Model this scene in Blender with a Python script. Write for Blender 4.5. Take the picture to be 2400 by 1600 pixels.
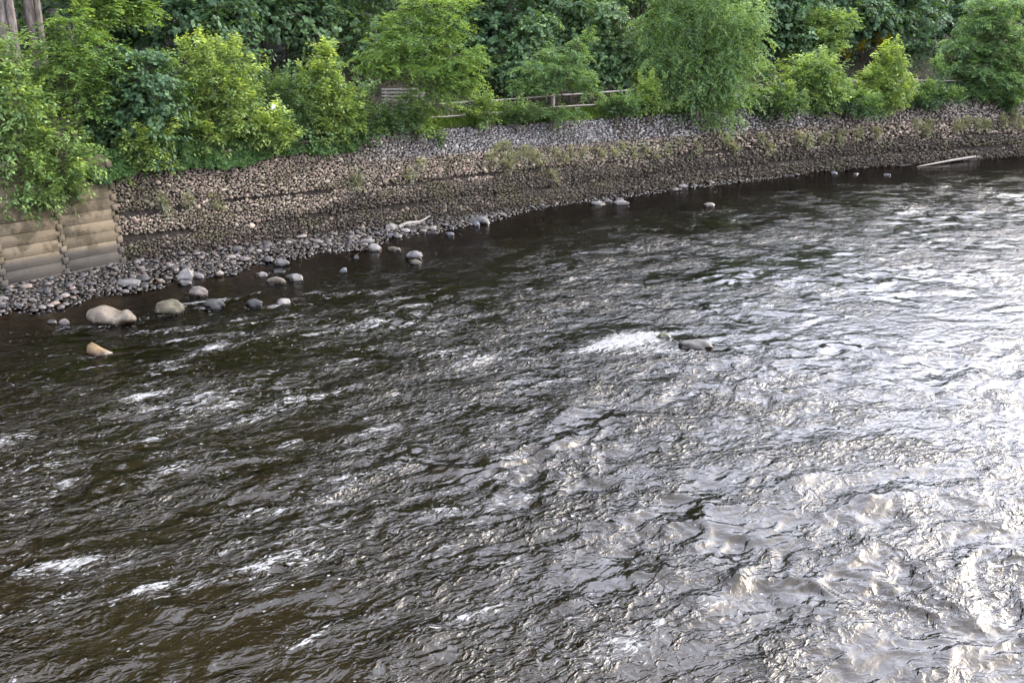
import bpy, bmesh, math, random
import numpy as np

for o in list(bpy.data.objects):
    bpy.data.objects.remove(o)
scene = bpy.context.scene
COL = scene.collection
rng = np.random.default_rng(11)
random.seed(5)

# ------------------------------------------------------------------ camera, sky, sun, exposure
CAM_H, FPX, HORIZON = 6.2, 2500.0, 130.0
PITCH = math.atan((800 - HORIZON) / FPX)
CP, SP = math.cos(PITCH), math.sin(PITCH)
cam_data = bpy.data.cameras.new('camera')
cam = bpy.data.objects.new('camera', cam_data)
COL.objects.link(cam)
cam.location = (0, 0, CAM_H)
cam.rotation_euler = (math.pi / 2 - PITCH, 0, 0)
cam_data.sensor_width = 36.0
cam_data.lens = FPX / 2400 * 36
cam_data.clip_end = 3000
scene.camera = cam

SUN_AZ, SUN_EL = math.radians(62), math.radians(32)      # azimuth clockwise from +Y
world = bpy.data.worlds.new('World')
scene.world = world
world.use_nodes = True
wn = world.node_tree
bg = wn.nodes['Background']
sky = wn.nodes.new('ShaderNodeTexSky')
sky.sky_type = 'NISHITA'
sky.sun_disc = False
sky.sun_elevation = SUN_EL
sky.sun_rotation = SUN_AZ
sky.air_density = 1.0
sky.dust_density = 6.0
sky.ozone_density = 1.0
veil = wn.nodes.new('ShaderNodeHueSaturation')          # thin high cloud greys the blue
veil.inputs['Saturation'].default_value = 0.7
wn.links.new(sky.outputs[0], veil.inputs['Color'])
cloud = wn.nodes.new('ShaderNodeMix')                      # even white overcast laid over the clear sky
cloud.data_type = 'RGBA'
cn_ = wn.nodes.new('ShaderNodeTexNoise')
cn_.inputs['Scale'].default_value = 2.6
cn_.inputs['Detail'].default_value = 5.0
ct_ = wn.nodes.new('ShaderNodeTexCoord')
cr_ = wn.nodes.new('ShaderNodeMapRange')
for i_, v_ in ((1, 0.36), (2, 0.64), (3, 0.22), (4, 0.82)):
    cr_.inputs[i_].default_value = v_
wn.links.new(ct_.outputs['Generated'], cn_.inputs['Vector'])
wn.links.new(cn_.outputs[0], cr_.inputs[0])
wn.links.new(cr_.outputs[0], cloud.inputs[0])
cloud.inputs[7].default_value = (8.9, 9.3, 11.5, 1)
wn.links.new(veil.outputs[0], cloud.inputs[6])
wn.links.new(cloud.outputs[2], bg.inputs[0])
bg.inputs[1].default_value = 0.15
sun_data = bpy.data.lights.new('sun', 'SUN')
sun_data.energy = 0.5
sun_data.angle = math.radians(28.0)
sun_data.color = (1.0, 0.82, 0.60)
sun = bpy.data.objects.new('sun', sun_data)
COL.objects.link(sun)
sun.rotation_euler = (math.pi / 2 - SUN_EL, 0, math.pi - SUN_AZ)
scene.view_settings.view_transform = 'Standard'
scene.view_settings.look = 'None'
scene.view_settings.gamma = 1
scene.view_settings.use_curve_mapping = False
scene.view_settings.exposure = 2.5
scene.cycles.use_denoising = True
scene.cycles.max_bounces = 8
scene.cycles.diffuse_bounces = 3
scene.cycles.glossy_bounces = 3
scene.cycles.transparent_max_bounces = 8
scene.cycles.caustics_reflective = False
scene.cycles.caustics_refractive = False
scene.cycles.sample_clamp_direct = 12
scene.cycles.sample_clamp_indirect = 4


# ------------------------------------------------------------------ helpers
def at(u, v, z=0.0):
    """World point at height z seen at photo position (u, v) of 2400 x 1600."""
    xn, yn = (u - 1200) / FPX, (800 - v) / FPX
    d = np.array([xn, CP + yn * SP, -SP + yn * CP])
    return d * ((z - CAM_H) / d[2]) + np.array([0, 0, CAM_H])


def proj(P):
    P = np.asarray(P, float)
    x, y, z = P[..., 0], P[..., 1], P[..., 2] - CAM_H
    Z = y * CP - z * SP
    return 1200 + FPX * x / Z, 800 - FPX * (y * SP + z * CP) / Z, Z


def zat(y, v):
    yn = (800 - v) / FPX
    return CAM_H + y * (yn * CP - SP) / (CP + yn * SP)


PERM = np.random.default_rng(3).permutation(512)
PERM = np.concatenate([PERM, PERM])
GR = np.random.default_rng(4).uniform(0, 2 * np.pi, 512)
GX, GY = np.cos(GR), np.sin(GR)


def noise(x, y):
    """Gradient noise, about -1..1."""
    x, y = np.asarray(x, float), np.asarray(y, float)
    xi, yi = np.floor(x).astype(int), np.floor(y).astype(int)
    xf, yf = x - xi, y - yi
    def g(a, b):
        h = PERM[(PERM[(xi + a) & 511] + yi + b) & 511]
        return GX[h] * (xf - a) + GY[h] * (yf - b)
    u, v = xf**3 * (xf * (xf * 6 - 15) + 10), yf**3 * (yf * (yf * 6 - 15) + 10)
    n0 = g(0, 0) * (1 - u) + g(1, 0) * u
    n1 = g(0, 1) * (1 - u) + g(1, 1) * u
    return (n0 * (1 - v) + n1 * v) * 1.45


def fbm(x, y, n=3):
    r, a = 0, 1.0
    for i in range(n):
        r = r + a * noise(x * 2**i + 17.3 * i, y * 2**i - 9.1 * i)
        a *= 0.5
    return r


def sstep(a, b, x):
    t = np.clip((np.asarray(x, float) - a) / (b - a), 0, 1)
    return t * t * (3 - 2 * t)


def raw_mesh(name, verts, faces, smooth=False, cols=None, extra=None):
    """faces: (n, k) array of one polygon size, or a list of such arrays."""
    verts = np.asarray(verts, np.float32)
    fl = faces if isinstance(faces, list) else [faces]
    fl = [np.asarray(f, np.int32) for f in fl if len(f)]
    me = bpy.data.meshes.new(name)
    me.vertices.add(len(verts))
    me.vertices.foreach_set('co', verts.ravel())
    idx = np.concatenate([f.ravel() for f in fl])
    tot = np.concatenate([np.full(len(f), f.shape[1], np.int32) for f in fl])
    st = np.concatenate([[0], np.cumsum(tot)[:-1]]).astype(np.int32)
    me.loops.add(len(idx))
    me.loops.foreach_set('vertex_index', idx)
    me.polygons.add(len(tot))
    me.polygons.foreach_set('loop_start', st)
    me.polygons.foreach_set('loop_total', tot)
    if smooth:
        me.polygons.foreach_set('use_smooth', np.ones(len(tot), bool))
    if cols is not None:
        a = me.color_attributes.new('col', 'FLOAT_COLOR', 'POINT')
        c = np.ones((len(verts), 4), np.float32)
        c[:, :3] = cols
        a.data.foreach_set('color', c.ravel())
    for k, v in (extra or {}).items():
        a = me.attributes.new(k, 'FLOAT', 'POINT')
        a.data.foreach_set('value', np.asarray(v, np.float32))
    me.update()
    me.validate()
    return me


def obj(name, me, m=None, parent=None, loc=None, rot=None, scale=None):
    o = bpy.data.objects.new(name, me)
    COL.objects.link(o)
    if me is not None and m is not None and len(me.materials) == 0:
        me.materials.append(m)
    if parent is not None:
        o.parent = parent
    if loc is not None:
        o.location = tuple(float(c) for c in loc)
    if rot is not None:
        o.rotation_euler = tuple(float(c) for c in rot)
    if scale is not None:
        o.scale = tuple(float(c) for c in scale)
    return o


def tag(o, label=None, cat=None, group=None, kind=None):
    if label: o['label'] = label
    if cat: o['category'] = cat
    if group: o['group'] = group
    if kind: o['kind'] = kind
    return o


def tube(paths, sides=6):
    """paths: list of (points (n,3), radii (n)). Returns verts, quad faces."""
    V, Fq, off = [], [], 0
    for P, R in paths:
        P, R = np.asarray(P, float), np.asarray(R, float)
        n = len(P)
        T = np.gradient(P, axis=0)
        T /= np.linalg.norm(T, axis=1, keepdims=True) + 1e-9
        ref = np.where(np.abs(T[:, 2:3]) > 0.9, [[1.0, 0, 0]], [[0, 0, 1.0]])
        A = np.cross(T, ref); A /= np.linalg.norm(A, axis=1, keepdims=True) + 1e-9
        B = np.cross(T, A)
        th = np.arange(sides) * 2 * np.pi / sides
        ring = P[:, None] + R[:, None, None] * (np.cos(th)[None, :, None] * A[:, None] + np.sin(th)[None, :, None] * B[:, None])
        V.append(ring.reshape(-1, 3))
        i, j = np.meshgrid(np.arange(n - 1), np.arange(sides), indexing='ij')
        j2 = (j + 1) % sides
        q = np.stack([i * sides + j, i * sides + j2, (i + 1) * sides + j2, (i + 1) * sides + j], -1).reshape(-1, 4) + off
        Fq.append(q)
        # end caps as a fan of quads is overkill: close with a centre vertex pair
        off += n * sides
    return np.concatenate(V), np.concatenate(Fq)


# ------------------------------------------------------------------ materials
def mat(name):
    m = bpy.data.materials.new(name)
    m.use_nodes = True
    nt = m.node_tree
    for n in list(nt.nodes):
        nt.nodes.remove(n)
    out = nt.nodes.new('ShaderNodeOutputMaterial')
    return m, nt, out


class NT:
    """Tiny node helper."""
    def __init__(s, nt): s.nt = nt
    def n(s, t, ins=None, **props):
        x = s.nt.nodes.new(t)
        for k, v in props.items(): setattr(x, k, v)
        for k, v in (ins or {}).items():
            if isinstance(v, bpy.types.NodeSocket): s.nt.links.new(v, x.inputs[k])
            else: x.inputs[k].default_value = v
        return x
    def noise(s, vec, scale, detail=3, rough=0.55, out='Fac'):
        return s.n('ShaderNodeTexNoise', {'Vector': vec, 'Scale': scale, 'Detail': detail, 'Roughness': rough}).outputs[out]
    def math(s, op, a, b=0.0, c=0.0, clamp=False):
        return s.n('ShaderNodeMath', {0: a, 1: b, 2: c}, operation=op, use_clamp=clamp).outputs[0]
    def ramp(s, x, a, b, lo=0.0, hi=1.0):
        return s.n('ShaderNodeMapRange', {'Value': x, 'From Min': a, 'From Max': b, 'To Min': lo, 'To Max': hi}, interpolation_type='SMOOTHSTEP').outputs[0]
    def mix(s, f, a, b, blend='MIX'):
        x = s.n('ShaderNodeMix', data_type='RGBA', blend_type=blend)
        for i, v in ((0, f), (6, a), (7, b)):
            if isinstance(v, bpy.types.NodeSocket): s.nt.links.new(v, x.inputs[i])
            else: x.inputs[i].default_value = v if i == 0 else (*v, 1)
        return x.outputs[2]
    def attr(s, name, out='Color'):
        return s.n('ShaderNodeAttribute', attribute_name=name).outputs[out]
    def bump(s, h, dist, strength=1.0, normal=None):
        d = {'Height': h, 'Distance': dist, 'Strength': strength}
        if normal is not None: d['Normal'] = normal
        return s.n('ShaderNodeBump', d).outputs[0]
    def link(s, a, b): s.nt.links.new(a, b)


def leaf_material():
    m, nt, out = mat('leaf')
    k = NT(nt)
    col = k.attr('col')
    pb = k.n('ShaderNodeBsdfPrincipled', {'Base Color': col, 'Roughness': 0.55, 'Specular IOR Level': 0.28})
    tc = k.mix(1.0, col, (1.45, 1.4, 0.55), 'MULTIPLY')
    tr = k.n('ShaderNodeBsdfTranslucent', {'Color': tc})
    mx = k.n('ShaderNodeMixShader', {0: 0.45, 1: pb.outputs[0], 2: tr.outputs[0]})
    k.link(mx.outputs[0], out.inputs[0])
    return m


def rock_material(name, spec=0.35, rough=0.75, wet=True, scale=9.0, tint_attr=True):
    """Colour = object colour x 'col' attribute, with grain, blotches and a wet dark foot at the waterline."""
    m, nt, out = mat(name)
    k = NT(nt)
    geo = k.n('ShaderNodeNewGeometry')
    pos = geo.outputs['Position']
    oc = k.n('ShaderNodeObjectInfo').outputs['Color']
    base = k.mix(1.0, oc, k.attr('col'), 'MULTIPLY') if tint_attr else oc
    n1 = k.noise(pos, scale, 5, 0.65)
    n2 = k.noise(pos, scale * 7, 3, 0.7)
    f = k.math('MULTIPLY_ADD', n1, 2.2, -0.1)
    f2 = k.math('MULTIPLY_ADD', n2, 0.9, 0.55)
    f = k.math('MULTIPLY', f, f2)
    c = k.mix(1.0, base, k.n('ShaderNodeCombineColor', {0: f, 1: f, 2: f}).outputs[0], 'MULTIPLY')
    r = rough
    if wet:
        z = k.n('ShaderNodeSeparateXYZ', {0: pos}).outputs[2]
        zz = k.math('MULTIPLY_ADD', n1, 0.10, z)
        w = k.ramp(zz, 0.09, 0.17, 1.0, 0.0)
        c = k.mix(w, c, k.mix(1.0, c, (0.30, 0.26, 0.20), 'MULTIPLY'))
        r = k.math('MULTIPLY_ADD', w, -0.45, rough)
    h = k.math('ADD', n1, k.math('MULTIPLY', n2, 0.35))
    pb = k.n('ShaderNodeBsdfPrincipled', {'Base Color': c, 'Roughness': r, 'Specular IOR Level': spec,
                                          'Normal': k.bump(h, 0.02, 0.7)})
    k.link(pb.outputs[0], out.inputs[0])
    return m


def plain(name, col, rough=0.8, nscale=12.0, var=0.5, bumpd=0.01, stretch=(1, 1, 1), spec=0.3, dark=None, darkscale=2.0):
    m, nt, out = mat(name)
    k = NT(nt)
    tc = k.n('ShaderNodeTexCoord')
    v = k.n('ShaderNodeMapping', {'Vector': tc.outputs['Object'], 'Scale': stretch}).outputs[0]
    n = k.noise(v, nscale, 5, 0.65)
    lo = tuple(c * (1 - var) for c in col); hi = tuple(c * (1 + var) for c in col)
    c = k.mix(k.ramp(n, 0.3, 0.7), lo, hi)
    if dark is not None:
        n2 = k.noise(tc.outputs['Object'], darkscale, 5, 0.7)
        c = k.mix(k.ramp(n2, 0.48, 0.62), c, dark)
    pb = k.n('ShaderNodeBsdfPrincipled', {'Base Color': c, 'Roughness': rough, 'Specular IOR Level': spec,
                                          'Normal': k.bump(n, bumpd, 0.8)})
    k.link(pb.outputs[0], out.inputs[0])
    return m


M_LEAF = leaf_material()
M_STONE = rock_material('wall_stone', spec=0.2, rough=0.85, wet=False, scale=14)
M_ROCK = rock_material('river_rock', spec=0.35, rough=0.7, wet=True, scale=7)
M_BARK = plain('bark', (0.145, 0.122, 0.100), 0.9, 14, 0.5, 0.03, (1, 1, 0.22), 0.15)
M_TWIG = plain('twig', (0.10, 0.075, 0.05), 0.9, 20, 0.4, 0.005)
M_WOODGREY = plain('weathered_wood', (0.25, 0.215, 0.185), 0.8, 8, 0.3, 0.006, (6, 6, 1), 0.2)
M_DRIFT = plain('driftwood', (0.20, 0.175, 0.145), 0.75, 9, 0.3, 0.008, (1, 1, 1), 0.2)
M_WIRE = plain('rusty_wire', (0.09, 0.06, 0.045), 0.8, 30, 0.4, 0.002)
M_SOIL = plain('bank_soil', (0.035, 0.030, 0.018), 0.95, 3, 0.6, 0.05)
M_CORE = plain('gabion_core', (0.034, 0.027, 0.020), 0.95, 6, 0.5, 0.05)
M_PATH = plain('path_gravel', (0.17, 0.15, 0.12), 0.9, 30, 0.3, 0.01)

# ------------------------------------------------------------------ the line of the bank
CRIB_A, CRIB_B = np.array([-16.93, 23.75]), np.array([-11.95, 32.30])
GAB = [at(u, v, 0)[:2] for u, v in ((290, 618), (600, 573), (900, 532), (1200, 491), (1400, 464), (1600, 438), (1800, 415), (2000, 396), (2200, 380), (2400, 366))]
GAB[0] = np.array([-12.12, 32.45])
GAB += [GAB[-1] + (np.array([7.6, 4.6]) * i) for i in (1, 2, 3, 5)]
def dens(pts, step=0.25):
    pts = np.asarray(pts, float)
    n = len(pts)
    out = []
    for i in range(n - 1):
        p0, p1, p2, p3 = pts[max(i - 1, 0)], pts[i], pts[i + 1], pts[min(i + 2, n - 1)]
        m = max(2, int(np.linalg.norm(p2 - p1) / step))
        t = (np.arange(m) / m)[:, None]
        out.append(0.5 * (2 * p1 + (p2 - p0) * t + (2 * p0 - 5 * p1 + 4 * p2 - p3) * t**2 + (3 * p1 - p0 - 3 * p2 + p3) * t**3))
    out.append(pts[-1:])
    return np.concatenate(out)
class Line:
    def __init__(s, pts):
        s.p = pts
        s.s = np.concatenate([[0], np.cumsum(np.linalg.norm(np.diff(pts, axis=0), axis=1))])
        t = np.gradient(pts, axis=0)
        k = np.ones(9) / 9
        t = np.stack([np.convolve(np.pad(t[:, i], 4, mode='edge'), k, 'valid') for i in (0, 1)], 1)
        s.t = t / np.linalg.norm(t, axis=1, keepdims=True)
        s.L = s.s[-1]
    def at(s, q):
        q = np.asarray(q, float)
        P = np.stack([np.interp(q, s.s, s.p[:, i]) for i in (0, 1)], -1)
        T = np.stack([np.interp(q, s.s, s.t[:, i]) for i in (0, 1)], -1)
        T /= np.linalg.norm(T, axis=-1, keepdims=True)
        return P, T, np.stack([T[..., 1], -T[..., 0]], -1)          # point, tangent, normal towards the river
gab = Line(dens(GAB))
S_END = 72.0                                                      # built length of the gabion wall
crib_dir = (CRIB_B - CRIB_A) / np.linalg.norm(CRIB_B - CRIB_A)
bank_pts = np.concatenate([[CRIB_A - crib_dir * 40], dens([CRIB_A - crib_dir * 4, CRIB_A, CRIB_B - crib_dir * 1.5], 0.4), gab.p[4:]])
bankl = Line(bank_pts)


def ztop(x):
    return 3.38 + 0.30 * sstep(0, 30, np.asarray(x))


def setback(s, h):
    g = 0.15 + 0.5 * sstep(7, 16, s)
    top = np.maximum(np.asarray(h) - 2.4, 0)
    return 0.10 * np.maximum(h, 0) + g * top


def bank(u, d):
    """Ground point of the bank d metres behind the edge of the wall at photo column u."""
    q = np.arange(30.0, bankl.L, 0.1)
    P, T, N = bankl.at(q)
    X = P - N * d
    z = ground_z(X[:, 0], d)
    uu, _, Z = proj(np.column_stack([X, z]))
    ok = Z > 5
    i = np.argmin(np.where(ok, np.abs(uu - u), 1e9))
    return np.array([X[i, 0], X[i, 1], z[i]]), FPX / Z[i]


def ground_z(x, d):
    d = np.asarray(d, float)
    return ztop(x) - 0.05 + 0.04 * np.clip(d, 0, 6) + 0.62 * np.maximum(d - 6.0, 0) * sstep(5.5, 8, d)


# bank terrain -------------------------------------------------------
def build_bank():
    q = np.concatenate([np.arange(0, 38, 4.0), np.arange(38, min(bankl.L, 140), 0.6)])
    D = np.array([-0.55, 0.2, 0.6, 1.2, 2, 3, 4, 5, 6, 7, 8, 9.5, 11, 13, 16, 20, 26])
    P, T, N = bankl.at(q)
    V = np.zeros((len(q), len(D), 3))
    for j, d in enumerate(D):
        dd = d + 1.15
        V[:, j, :2] = P - N * dd
        V[:, j, 2] = ground_z(V[:, j, 0], dd) + 0.12 * fbm(V[:, j, 0] * 0.8, V[:, j, 1] * 0.8)
    V[:, 0, 2] -= 3.5
    n, m = len(q), len(D)
    i, j = np.meshgrid(np.arange(n - 1), np.arange(m - 1), indexing='ij')
    F = np.stack([i * m + j, (i + 1) * m + j, (i + 1) * m + j + 1, i * m + j + 1], -1).reshape(-1, 4)
    o = obj('bank_terrain', raw_mesh('bank_terrain', V.reshape(-1, 3), F, True), M_SOIL)
    tag(o, kind='structure')
    # trodden path between the fence and the slope
    DP = np.array([3.2, 3.7, 4.3, 4.9, 5.4])
    V = np.zeros((len(q), 5, 3))
    for j, d in enumerate(DP):
        V[:, j, :2] = P - N * d
        V[:, j, 2] = ground_z(V[:, j, 0], d) + 0.10 + 0.05 * (2 - abs(j - 2))
    i, j = np.meshgrid(np.arange(n - 1), np.arange(4), indexing='ij')
    F = np.stack([i * 5 + j, (i + 1) * 5 + j, (i + 1) * 5 + j + 1, i * 5 + j + 1], -1).reshape(-1, 4)
    tag(obj('path', raw_mesh('path', V.reshape(-1, 3), F, True), M_PATH), kind='structure')
build_bank()

# shoreline, river bed, water ----------------------------------------
SHORE_PX = [(-260, 800), (0, 738), (70, 735), (140, 722), (205, 708), (225, 692), (350, 682), (395, 658), (520, 645), (600, 621), (690, 606),
            (745, 592), (850, 590), (885, 572), (905, 558), (1010, 546), (1080, 533), (1180, 510), (1250, 491), (1330, 479), (1450, 464), (1600, 443),
            (1800, 419), (2000, 399), (2200, 383), (2400, 368)]
SHORE = np.array([at(u, v, 0)[:2] for u, v in SHORE_PX] + [GAB[-4], GAB[-3], GAB[-2], GAB[-1]])


def shore_dist(x, y):
    """Signed distance to the water's edge, positive over the river."""
    x, y = np.asarray(x, float), np.asarray(y, float)
    best = np.full(x.shape, 1e9)
    side = np.zeros(x.shape)
    for a, b in zip(SHORE[:-1], SHORE[1:]):
        ab = b - a
        t = np.clip(((x - a[0]) * ab[0] + (y - a[1]) * ab[1]) / (ab @ ab), 0, 1)
        dx, dy = x - a[0] - t * ab[0], y - a[1] - t * ab[1]
        d = np.hypot(dx, dy)
        cr = ab[0] * dy - ab[1] * dx
        m = d < best
        best = np.where(m, d, best)
        side = np.where(m, np.where(cr < 0, 1, -1), side)
    return best * side


def bed_z(x, y, sd=None):
    sd = shore_dist(x, y) if sd is None else sd
    z = np.where(sd < 0, np.minimum(-sd * 0.02, 0.03), -0.13 * np.minimum(sd, 2) - 0.07 * np.clip(sd - 2, 0, 8))
    return z - 0.015 + np.where(sd < 0, 0.02, 0.04) * noise(x * 0.9, y * 0.9) + 0.02 * noise(x * 3.1, y * 3.1)


def grid_mesh(name, X, Y, Z, smooth=True, extra=None):
    n, m = X.shape
    i, j = np.meshgrid(np.arange(n - 1), np.arange(m - 1), indexing='ij')
    F = np.stack([i * m + j, i * m + j + 1, (i + 1) * m + j + 1, (i + 1) * m + j], -1).reshape(-1, 4)
    return raw_mesh(name, np.stack([X, Y, Z], -1).reshape(-1, 3), F, smooth, None, extra)


def build_bed():
    ys = np.concatenate([[-112, -60, -20, 0], np.linspace(8, 80, 120), [100, 130, 167]])
    xs = np.concatenate([[-122, -90, -60, -35], np.linspace(-24, 50, 120), [60, 90, 130, 167]])
    X, Y = np.meshgrid(xs, ys)
    Z = bed_z(X, Y)
    Z[(np.abs(X) > 55) | (Y > 85) | (Y < 5)] = -0.9
    m, nt, out = mat('river_bed')
    k = NT(nt)
    pos = k.n('ShaderNodeNewGeometry').outputs['Position']
    vo = k.n('ShaderNodeTexVoronoi', {'Vector': pos, 'Scale': 7.0})
    n = k.noise(pos, 3.0, 5)
    c = k.mix(k.ramp(n, 0.35, 0.65), (0.03, 0.024, 0.018), (0.08, 0.06, 0.042))
    c = k.mix(0.5, c, k.mix(1.0, c, vo.outputs['Color'], 'MULTIPLY'))
    pb = k.n('ShaderNodeBsdfPrincipled', {'Base Color': c, 'Roughness': 0.8, 'Normal': k.bump(vo.outputs['Distance'], 0.04, 0.8)})
    k.link(pb.outputs[0], out.inputs[0])
    tag(obj('river_bed', grid_mesh('river_bed', X, Y, Z), m), kind='structure')
build_bed()

FLOW = np.array([-0.76, -0.65])
# boulders standing in the current, foam patches and standing waves: (u, v, half length along x px, half height px, amount)
FOAM = [(560, 752, 30, 10, 1.0), (535, 785, 50, 16, 1.0), (500, 812, 45, 14, .75), (650, 716, 20, 6, .8), (430, 770, 55, 8, .55), (380, 800, 45, 8, .5), (320, 778, 26, 5, .6),
        (520, 925, 45, 9, .8), (545, 948, 26, 14, 1.0), (480, 960, 60, 18, .45), (340, 905, 40, 10, .45), (460, 1082, 70, 16, .75), (520, 1105, 30, 10, .6),
        (1490, 800, 90, 24, 1.1), (1420, 815, 80, 18, .9), (1530, 822, 60, 18, .9), (1450, 790, 60, 18, .8), (1620, 832, 55, 10, 1.0), (1580, 862, 28, 10, .85), (1520, 790, 40, 14, 1.0), (1110, 846, 60, 9, .7), (1080, 862, 70, 12, .55), (1150, 868, 30, 10, .5),
        (1760, 1068, 40, 9, .75), (1880, 1112, 55, 14, .8), (1930, 1150, 40, 10, .7), (2350, 455, 45, 7, .9), (2270, 448, 40, 5, .6), (1705, 494, 45, 4, .7), (1715, 512, 26, 5, .6), (1630, 470, 40, 4, .4),
        (2370, 1290, 50, 18, .9), (2280, 1330, 40, 10, .5), (100, 1190, 14, 10, .8), (290, 1205, 50, 14, .6), (380, 1430, 30, 14, .7), (140, 1440, 40, 10, .5), (60, 1400, 50, 12, .5), (460, 1370, 40, 14, .5), (270, 1320, 60, 14, .5),
        (180, 1320, 40, 14, .5), (985, 1480, 22, 12, .6), (1380, 1380, 26, 10, .4), (1420, 1075, 30, 8, .5), (1440, 1040, 30, 10, .45), (1240, 1160, 40, 10, .4), (1520, 640, 30, 5, .45), (1330, 1015, 30, 8, .35),
        (1900, 735, 40, 6, .35), (2120, 760, 50, 6, .4), (1700, 1160, 50, 12, .35), (1990, 1180, 60, 12, .35), (1290, 985, 40, 8, .3), (1770, 620, 20, 5, .4), (60, 900, 50, 10, .35), (200, 930, 60, 12, .35)]
BUMPS = [(1440, 1050, 45, 14, .10), (1880, 1120, 75, 14, .16), (2040, 1170, 50, 12, .13), (1760, 1075, 50, 10, .10), (1730, 1355, 45, 16, .14), (1640, 1400, 60, 16, .12), (460, 1092, 70, 12, .12), (520, 930, 45, 9, .09),
         (1660, 1180, 40, 12, .08), (1100, 850, 60, 9, .07), (1620, 800, 55, 10, .05), (2350, 458, 60, 7, .10), (2370, 1300, 60, 14, .14), (1250, 1200, 40, 12, .08), (1000, 1500, 60, 16, .10), (1180, 1090, 60, 12, .09),
         (1080, 1110, 30, 12, .10), (540, 790, 60, 12, .06), (1330, 1410, 50, 16, .08), (1950, 1040, 50, 12, .09), (380, 1440, 60, 18, .08)]


# (u, v of the foot, width px, height px, kind, colour, label)
TAN, GRY, DRK, PNK, PAL, BLU, OLV = (.105, .085, .060), (.088, .083, .077), (.030, .029, .025), (.115, .094, .077), (.14, .13, .115), (.080, .085, .092), (.072, .062, .036)
BOULDERS = [
    (265, 762, 106, 52, 'round', TAN, 'largest tan boulder, kidney-shaped, in the shallows near the crib wall'),
    (396, 738, 66, 40, 'round', OLV, 'rounded olive-brown boulder just right of the largest boulder'),
    (466, 695, 44, 28, 'round', PNK, 'pinkish round boulder off the cobble bank above the olive boulder'),
    (503, 723, 50, 26, 'round', DRK, 'dark wet grey boulder right of the olive-brown boulder'),
    (152, 763, 26, 20, 'round', PNK, 'small round pale stone left of the largest boulder'),
    (122, 757, 27, 11, 'slab', PAL, 'small flat whitish stone at the far left of the shallows'),
    (157, 769, 24, 8, 'slab', GRY, 'thin flat grey stone at the foot of a small round stone'),
    (235, 834, 62, 36, 'wedge', (.14, .09, .04), 'orange-tan wedge-shaped rock standing in the water below the largest boulder'),
    (660, 716, 42, 24, 'angular', PAL, 'pale angular rock splashed by the current near the foam'),
    (598, 719, 42, 22, 'round', DRK, 'dark submerged-looking wet rock left of the pale angular rock'),
    (648, 666, 48, 20, 'slab', TAN, 'flat-topped tan block rock in the shallows'),
    (690, 658, 44, 24, 'wedge', GRY, 'grey wedge rock pointing right beside the flat-topped tan block'),
    (652, 639, 34, 12, 'slab', BLU, 'thin blue-grey slab behind the flat-topped tan block'),
    (610, 648, 38, 14, 'angular', PAL, 'light angular stone left of the blue-grey slab'),
    (660, 623, 40, 20, 'round', GRY, 'domed grey stone on the edge of the cobble bank'),
    (438, 659, 60, 34, 'angular', PAL, 'large pale grey rock topping the cobble bank edge'),
    (430, 668, 44, 14, 'slab', GRY, 'low grey slab leaning against the large pale grey rock'),
    (305, 672, 68, 18, 'slab', GRY, 'long straight-edged grey slab lying on the cobbles'),
    (805, 638, 26, 13, 'angular', BLU, 'lone small blue-grey stone in calm water'),
    (971, 607, 42, 23, 'round', GRY, 'lone round grey boulder standing out in calm brown water'),
    (977, 618, 44, 12, 'slab', OLV, 'flat greenish stone awash in front of the lone round grey boulder'),
    (1125, 526, 48, 22, 'round', GRY, 'smooth domed boulder on the far end of the cobble bank'),
    (1117, 530, 18, 12, 'round', BLU, 'small round stone against the smooth domed boulder'),
    (920, 541, 36, 18, 'wedge', PAL, 'pale pyramid-shaped stone at the left end of the driftwood branch'),
    (916, 556, 26, 10, 'round', BLU, 'low blue-grey stone in the pool below the driftwood branch'),
    (862, 572, 40, 14, 'slab', PAL, 'light slab stone at the outer tip of the cobble bank'),
    (877, 589, 34, 20, 'round', PAL, 'rounded pale stone below the light slab on the cobble tip'),
    (921, 587, 40, 10, 'slab', TAN, 'thin tan slab awash just right of the cobble tip'),
    (836, 606, 18, 12, 'angular', GRY, 'small upright grey stone in the shallows off the cobble tip'),
    (997, 540, 28, 11, 'round', TAN, 'tan stone at the left of a small islet of stones'),
    (1012, 548, 30, 10, 'slab', GRY, 'grey flat stone in the middle of a small islet of stones'),
    (1012, 540, 22, 12, 'round', PAL, 'pale round stone at the back of a small islet of stones'),
    (1054, 552, 20, 10, 'round', BLU, 'blue-grey stone just right of a small islet of stones'),
    (965, 545, 24, 8, 'slab', GRY, 'low grey stone between the driftwood branch and the stone islet'),
    (1402, 481, 38, 11, 'slab', PAL, 'flat pale stone, left of three in a row off the wall'),
    (1423, 474, 26, 9, 'round', GRY, 'small grey stone, middle of three in a row off the wall'),
    (1457, 480, 42, 14, 'slab', PAL, 'pale slab, right of three in a row off the wall'),
    (1450, 470, 22, 8, 'round', GRY, 'little grey stone perched behind the pale slab off the wall'),
    (1600, 441, 24, 11, 'round', PAL, 'single pale round stone at the foot of the far wall'),
    (1662, 484, 30, 11, 'round', PNK, 'pinkish rounded stone standing alone out from the far wall'),
    (1628, 818, 76, 25, 'round', (.075, .07, .06), 'big dark wet boulder in mid-river beside white foam'),
    (1556, 797, 38, 20, 'round', (.07, .07, .035), 'mossy wet rock in mid-river left of the big dark boulder'),
    (1953, 408, 20, 7, 'round', BLU, 'small far stone at the waterline left of the long log'),
    (2080, 412, 24, 6, 'slab', BLU, 'low far stone awash below the left end of the long log'),
    (2006, 409, 18, 5, 'slab', GRY, 'low far grey stone awash at some way left of the long log'),
]


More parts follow.
